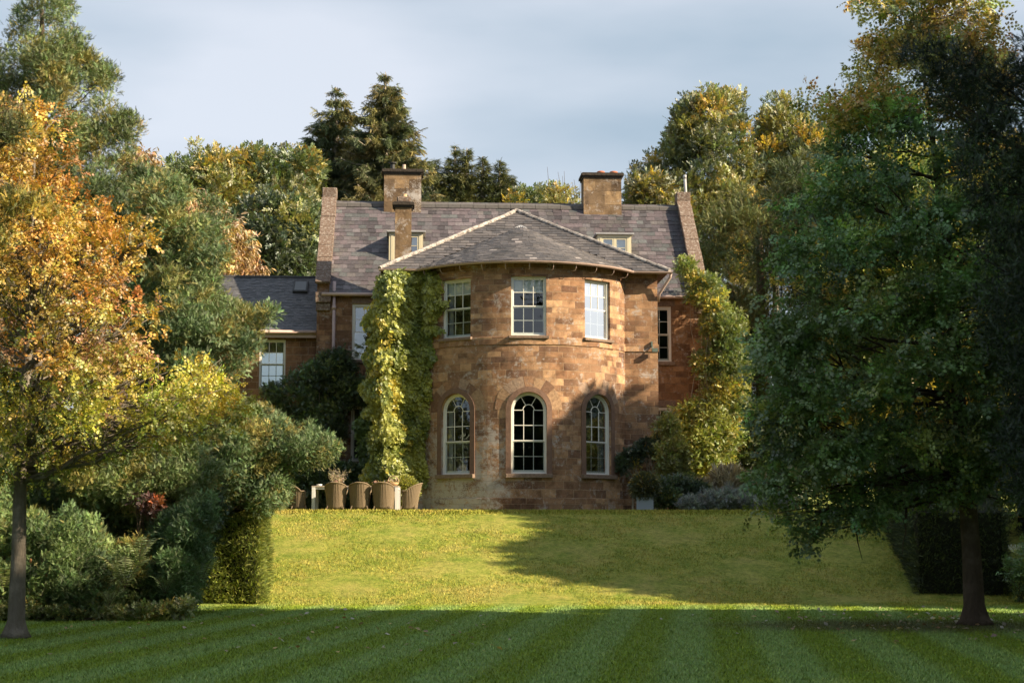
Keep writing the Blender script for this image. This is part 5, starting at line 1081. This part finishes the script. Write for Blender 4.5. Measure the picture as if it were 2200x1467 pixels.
ch0 = make_chair(); xs_ = [float(at(p, 1092, 48.3)[()][0]) for p in (721, 772, 822)]
spec = [((xs_[0], 48.30, 2.31), 0, 'left of the three wicker chairs with their backs to the lawn'), ((xs_[1], 48.32, 2.31), R(3), 'middle of the three wicker chairs with their backs to the lawn'), ((xs_[2], 48.30, 2.31), R(-2), 'right of the three wicker chairs with their backs to the lawn, before the white leg'),
        ((float(at(641, 1092, 48.9)[()][0]), 48.9, 2.31), R(-84), 'wicker chair at the left table end under the juniper'), ((float(at(880, 1092, 48.8)[()][0]), 48.8, 2.31), R(88), 'sunlit wicker chair at the right table end before the box bush'),
        ((xs_[0]-.12, 49.75, 2.31), R(178), 'wicker chair behind the table on the left, facing the lawn'), ((xs_[1]-.1, 49.8, 2.31), R(183), 'wicker chair behind the table in the middle, facing the lawn'), ((xs_[2]-.05, 49.75, 2.31), R(180), 'wicker chair behind the table on the right, facing the lawn')]
ch0.location, ch0.rotation_euler, ch0['label'] = spec[0][0], (0, 0, spec[0][1]), spec[0][2]
for l_, a_, lb in spec[1:]: dup(ch0, l_, a_, lb)
tb = thing('garden_table', 'long white-legged garden table with taupe top on the terrace', 'table', (TX, TY, 2.31), 0)
mb = MB(); mb.box(-TW_/2, TW_/2, -.45, .45, .715, .755); mb.build('tabletop', M_tabt, tb, bevel=.004)
for sx in (-1, 1):
    for sy in (-1, 1):
        x = sx*(TW_/2-.055); y = sy*.40; mb = MB(); mb.box(x-.05, x+.05, y-.05, y+.05, 0, .713); mb.build('leg', M_tabw, tb, bevel=.005)
    mb = MB(); x = sx*(TW_/2-.055); mb.box(x-.04, x+.04, -.348, .348, .66, .712); mb.build('end_rail', M_tabw, tb)
for sy in (-1, 1): mb = MB(); mb.box(-TW_/2+.107, TW_/2-.107, sy*.40-.02, sy*.40+.02, .66, .712); mb.build('side_rail', M_tabw, tb)
TZ = 2.31+.755
x = float(at(686, 1038, 48.8)[()][0]); t = thing('dish', 'small white dish at the left end of the table', 'dish', (x, 48.8, TZ)); mb = MB(); mb.lathe([(0, .01), (.05, 0), (.08, .02), (.09, .055), (.082, .055), (.07, .02), (0, .015)], 20); mb.build('bowl', plain('white china', (.8, .8, .8), .25, .02), t, smooth=True)
x = float(at(722, 1038, 48.9)[()][0]); t = Tree('flower_vase', 'vase of dried flowers and pale grasses on the table', 'vase', (x, 48.9, TZ)); mb = MB(); mb.lathe([(0, 0), (.05, 0), (.075, .06), (.06, .13), (.045, .17), (.05, .18), (.038, .175), (0, .05)], 18); mb.build('vase', plain('pinkish glaze', (.45, .25, .2), .4), t.o, smooth=True)
mb = MB(); P = []; K = []
for k in range(46):
    a = rnd.uniform(0, 6.283); e = rnd.uniform(.15, 1.3); L = rnd.uniform(.25, .62) if k < 30 else rnd.uniform(.15, .3); q = Vector((math.cos(a)*math.cos(e)*L, math.sin(a)*math.cos(e)*L*.6, .16+math.sin(e)*L*.75)); limb(mb, (0, 0, .12), q, .004, .002, .03, 4, .05)
    for j in range(8): P.append(q*(.7+.3*j/8)+Vector((rnd.gauss(0, .012), rnd.gauss(0, .012), rnd.gauss(0, .012)))); K.append(rnd.choice([(.62, .54, .42), (.5, .42, .3), (.42, .4, .16)]) if k < 30 else rnd.choice([(.6, .35, .3), (.55, .48, .2), (.7, .55, .5)]))
mb.build('stems', M_barkp, t.o); spray('flowers', np.array([tuple(p) for p in P]), rng.normal(0, 1, (len(P), 3)), .055, np.array(K), 'thin', M_leaf, t.o)
x = float(at(845, 1038, 48.9)[()][0]); t = Tree('flower_basket', 'round basket with hoop handle and cut flowers, right end of table', 'basket', (x, 48.85, TZ)); mb = MB(); mb.lathe([(0, 0), (.10, 0), (.15, .05), (.17, .11), (.16, .11), (.14, .05), (0, .02)], 22); mb.build('basket_bowl', plain('golden willow', (.5, .33, .17), .8, .3, 70, .006), t.o, smooth=True)
mb = MB(); mb.tube([(-.165*math.cos(a), 0, .10+.21*math.sin(a)) for a in [math.pi*k/16 for k in range(17)]], .009, 6); mb.build('handle', plain('willow handle', (.55, .4, .26), .8), t.o, smooth=True)
P = rng.normal(0, 1, (90, 3))*[.12, .08, .03]+[-.03, 0, .13]; spray('flowers', P, rng.normal(0, 1, (90, 3))+[0, 0, .7], .06, np.array([(.75, .55, .52), (.7, .66, .55), (.5, .45, .1), (.3, .12, .08)])[rng.integers(4, size=90)], 'small', M_leaf, t.o)
x = float(at(822, 1038, 48.95)[()][0]); t = Tree('flower_bundle', 'dark red-brown bundle of dried stems lying beside the basket', 'flowers', (x, 48.95, TZ)); mb = MB()
for k in range(26): a = rnd.uniform(-.25, .25); mb.tube([(-.28, a*.4, .02+rnd.uniform(0, .04)), (.12, a, .03+rnd.uniform(0, .08))], .006, 4)
mb.build('stems', plain('dark stems', (.16, .06, .04), .9), t.o); P = rng.normal(0, 1, (60, 3))*[.08, .07, .03]+[-.16, 0, .09]; P[:, 2] = np.abs(P[:, 2]); spray('flower_heads', P, rng.normal(0, 1, (60, 3))+[0, 0, .5], .05, np.array([(.5, .2, .16), (.62, .42, .38), (.5, .42, .08)])[rng.integers(3, size=60)], 'small', M_leaf, t.o)
# fallen leaves
n = 420; X = np.concatenate([rng.uniform(-8, 0, n//3), rng.normal(8, 2.4, n-n//3)]); Y = np.concatenate([rng.uniform(22, 36, n//3), rng.normal(31, 3.0, n-n//3)]); k = (np.abs(X) < .335*Y) & (Y > 18); X, Y = X[k], Y[k]
P = np.stack([X, Y, ground_z(X, Y)+.035], -1); th = rng.random(len(X))*6.28; D = np.stack([np.cos(th), np.sin(th), .3*rng.normal(0, 1, len(X))], -1)
V, T_ = t_leaves(1, 1.2, .7, 1, seed=21); TW['one'] = (V-V.mean(0), T_)
o = spray('fallen_leaves', P, D, rng.uniform(.04, .085, len(X)), np.array([(.36, .27, .17), (.45, .4, .33), (.3, .17, .07), (.5, .36, .1)])[rng.integers(4, size=len(X))], 'one', M_leaf, None, roll=.4); tag(o, 'scattered dry oak leaves lying on the shaded lawn', 'leaves', kind='stuff')

# ------------------------------------------------------------------ the rest of the garden round the lawn (it shades the grass and shows in the panes)
def park_tree(label, x, y, h, rx, ry, z0=2.0, cone=.0, nb=70, name='park_tree', col=None):
    t = Tree(name, label, 'tree', (x, y, gz(x, y)), 'tall trees round the lawn'); u = rng.random(nb)**.7; a = rng.random(nb)*6.283; f = np.where(cone > 0, 1-u*.93, np.sqrt(np.clip(1-(2*u-1)**2, 0, 1))*.95+.05); q = rng.random(nb)**.4
    C = np.stack([x+rx*f*q*np.cos(a), y+ry*f*q*np.sin(a), t.loc[2]+z0+(h-z0)*u], -1); r = np.minimum(.22*min(rx, ry)*rng.uniform(.7, 1.4, nb)+.3, (1.02-u)*h*.35+.25)
    t.wood([t.loc, (x, y, t.loc[2]+h*.9)], [.3+h*.012, .08], M_barkd, C[:12], .1)
    t.crown(C, r, np.tile([[.06, .08, .03]], (nb, 1)) if col is None else col(a, a, C), 'broad', 75, .75, M_leaf); return t
for a in (('tall dark tree beyond the right edge, nearest the camera', 20, -6, 22, 5, 6), ('tall dark tree beyond the right edge, second from the camera', 20, 3, 23, 5, 6), ('tall dark tree beyond the right edge, third from the camera', 19.5, 12, 19, 5, 6), ('tall dark tree beyond the right edge, fourth from the camera', 19, 19.5, 17, 4, 4.5)): park_tree(*a, z0=.5, nb=150)
park_tree('pointed dark tree beyond the right edge, level with the oak', 18.5, 25.0, 17, 3.2, 3.6, z0=.5, nb=130, cone=1)
park_tree('low tree beyond the right edge, before the sunlit gap', 18, 29.5, 9.5, 3.0, 2.6, z0=.3, nb=80, cone=1)
park_tree('rounded tree beyond the tall hedge, first after the sunlit gap', 18.5, 37.9, 11.6, 2.5, 3.3, z0=-2, nb=200)
park_tree('rounded tree beyond the tall hedge, second after the sunlit gap', 19.2, 42.0, 13.0, 2.5, 2.8, z0=-2, nb=180)
park_tree('rounded tree beyond the tall hedge, third after the sunlit gap', 20.0, 45.6, 14.0, 3, 2.3, z0=-2, nb=180)
park_tree('added unseen low tree that darkens reflections in the lower panes', 19.5, 51.5, 5.5, 3, 3.2, z0=-1, nb=90)  # added out of view so the lower right panes mirror something dark
for i, (x, y, h) in enumerate(((-19, 26, 14), (-21, 36, 16), (-24, 47, 17), (-20, 58, 14))): park_tree('tall tree beyond the left border, %s from the lawn' % ('first', 'second', 'third', 'fourth')[i], x, y, h, 4, 5, z0=-1, nb=110)
far_tree('lime_tree', 'sunlit yellow-green tree glimpsed through the right-hand oak', 1950, 60, [(1770, 420), (1850, 360), (1960, 320), (2080, 330), (2200, 300), (2330, 340), (2330, 1060), (1770, 1060)], 3, 300, .9, far_mix((.34, .32, .06), (.14, .17, .045), -.1, 1.2, 95, (.5, .4, .06), .2), 'broad', 90, .6)
for i, (x, y, h) in enumerate(((-26, -22, 20), (-13, -34, 26), (3, -38, 19), (17, -30, 27), (30, -20, 22), (-6, -20, 17), (8, -18, 15))): park_tree('tall tree behind the viewer, %s from the left' % ('first', 'second', 'third', 'fourth', 'fifth', 'sixth', 'seventh')[i], x, y, h, 5, 5, z0=1, nb=80)
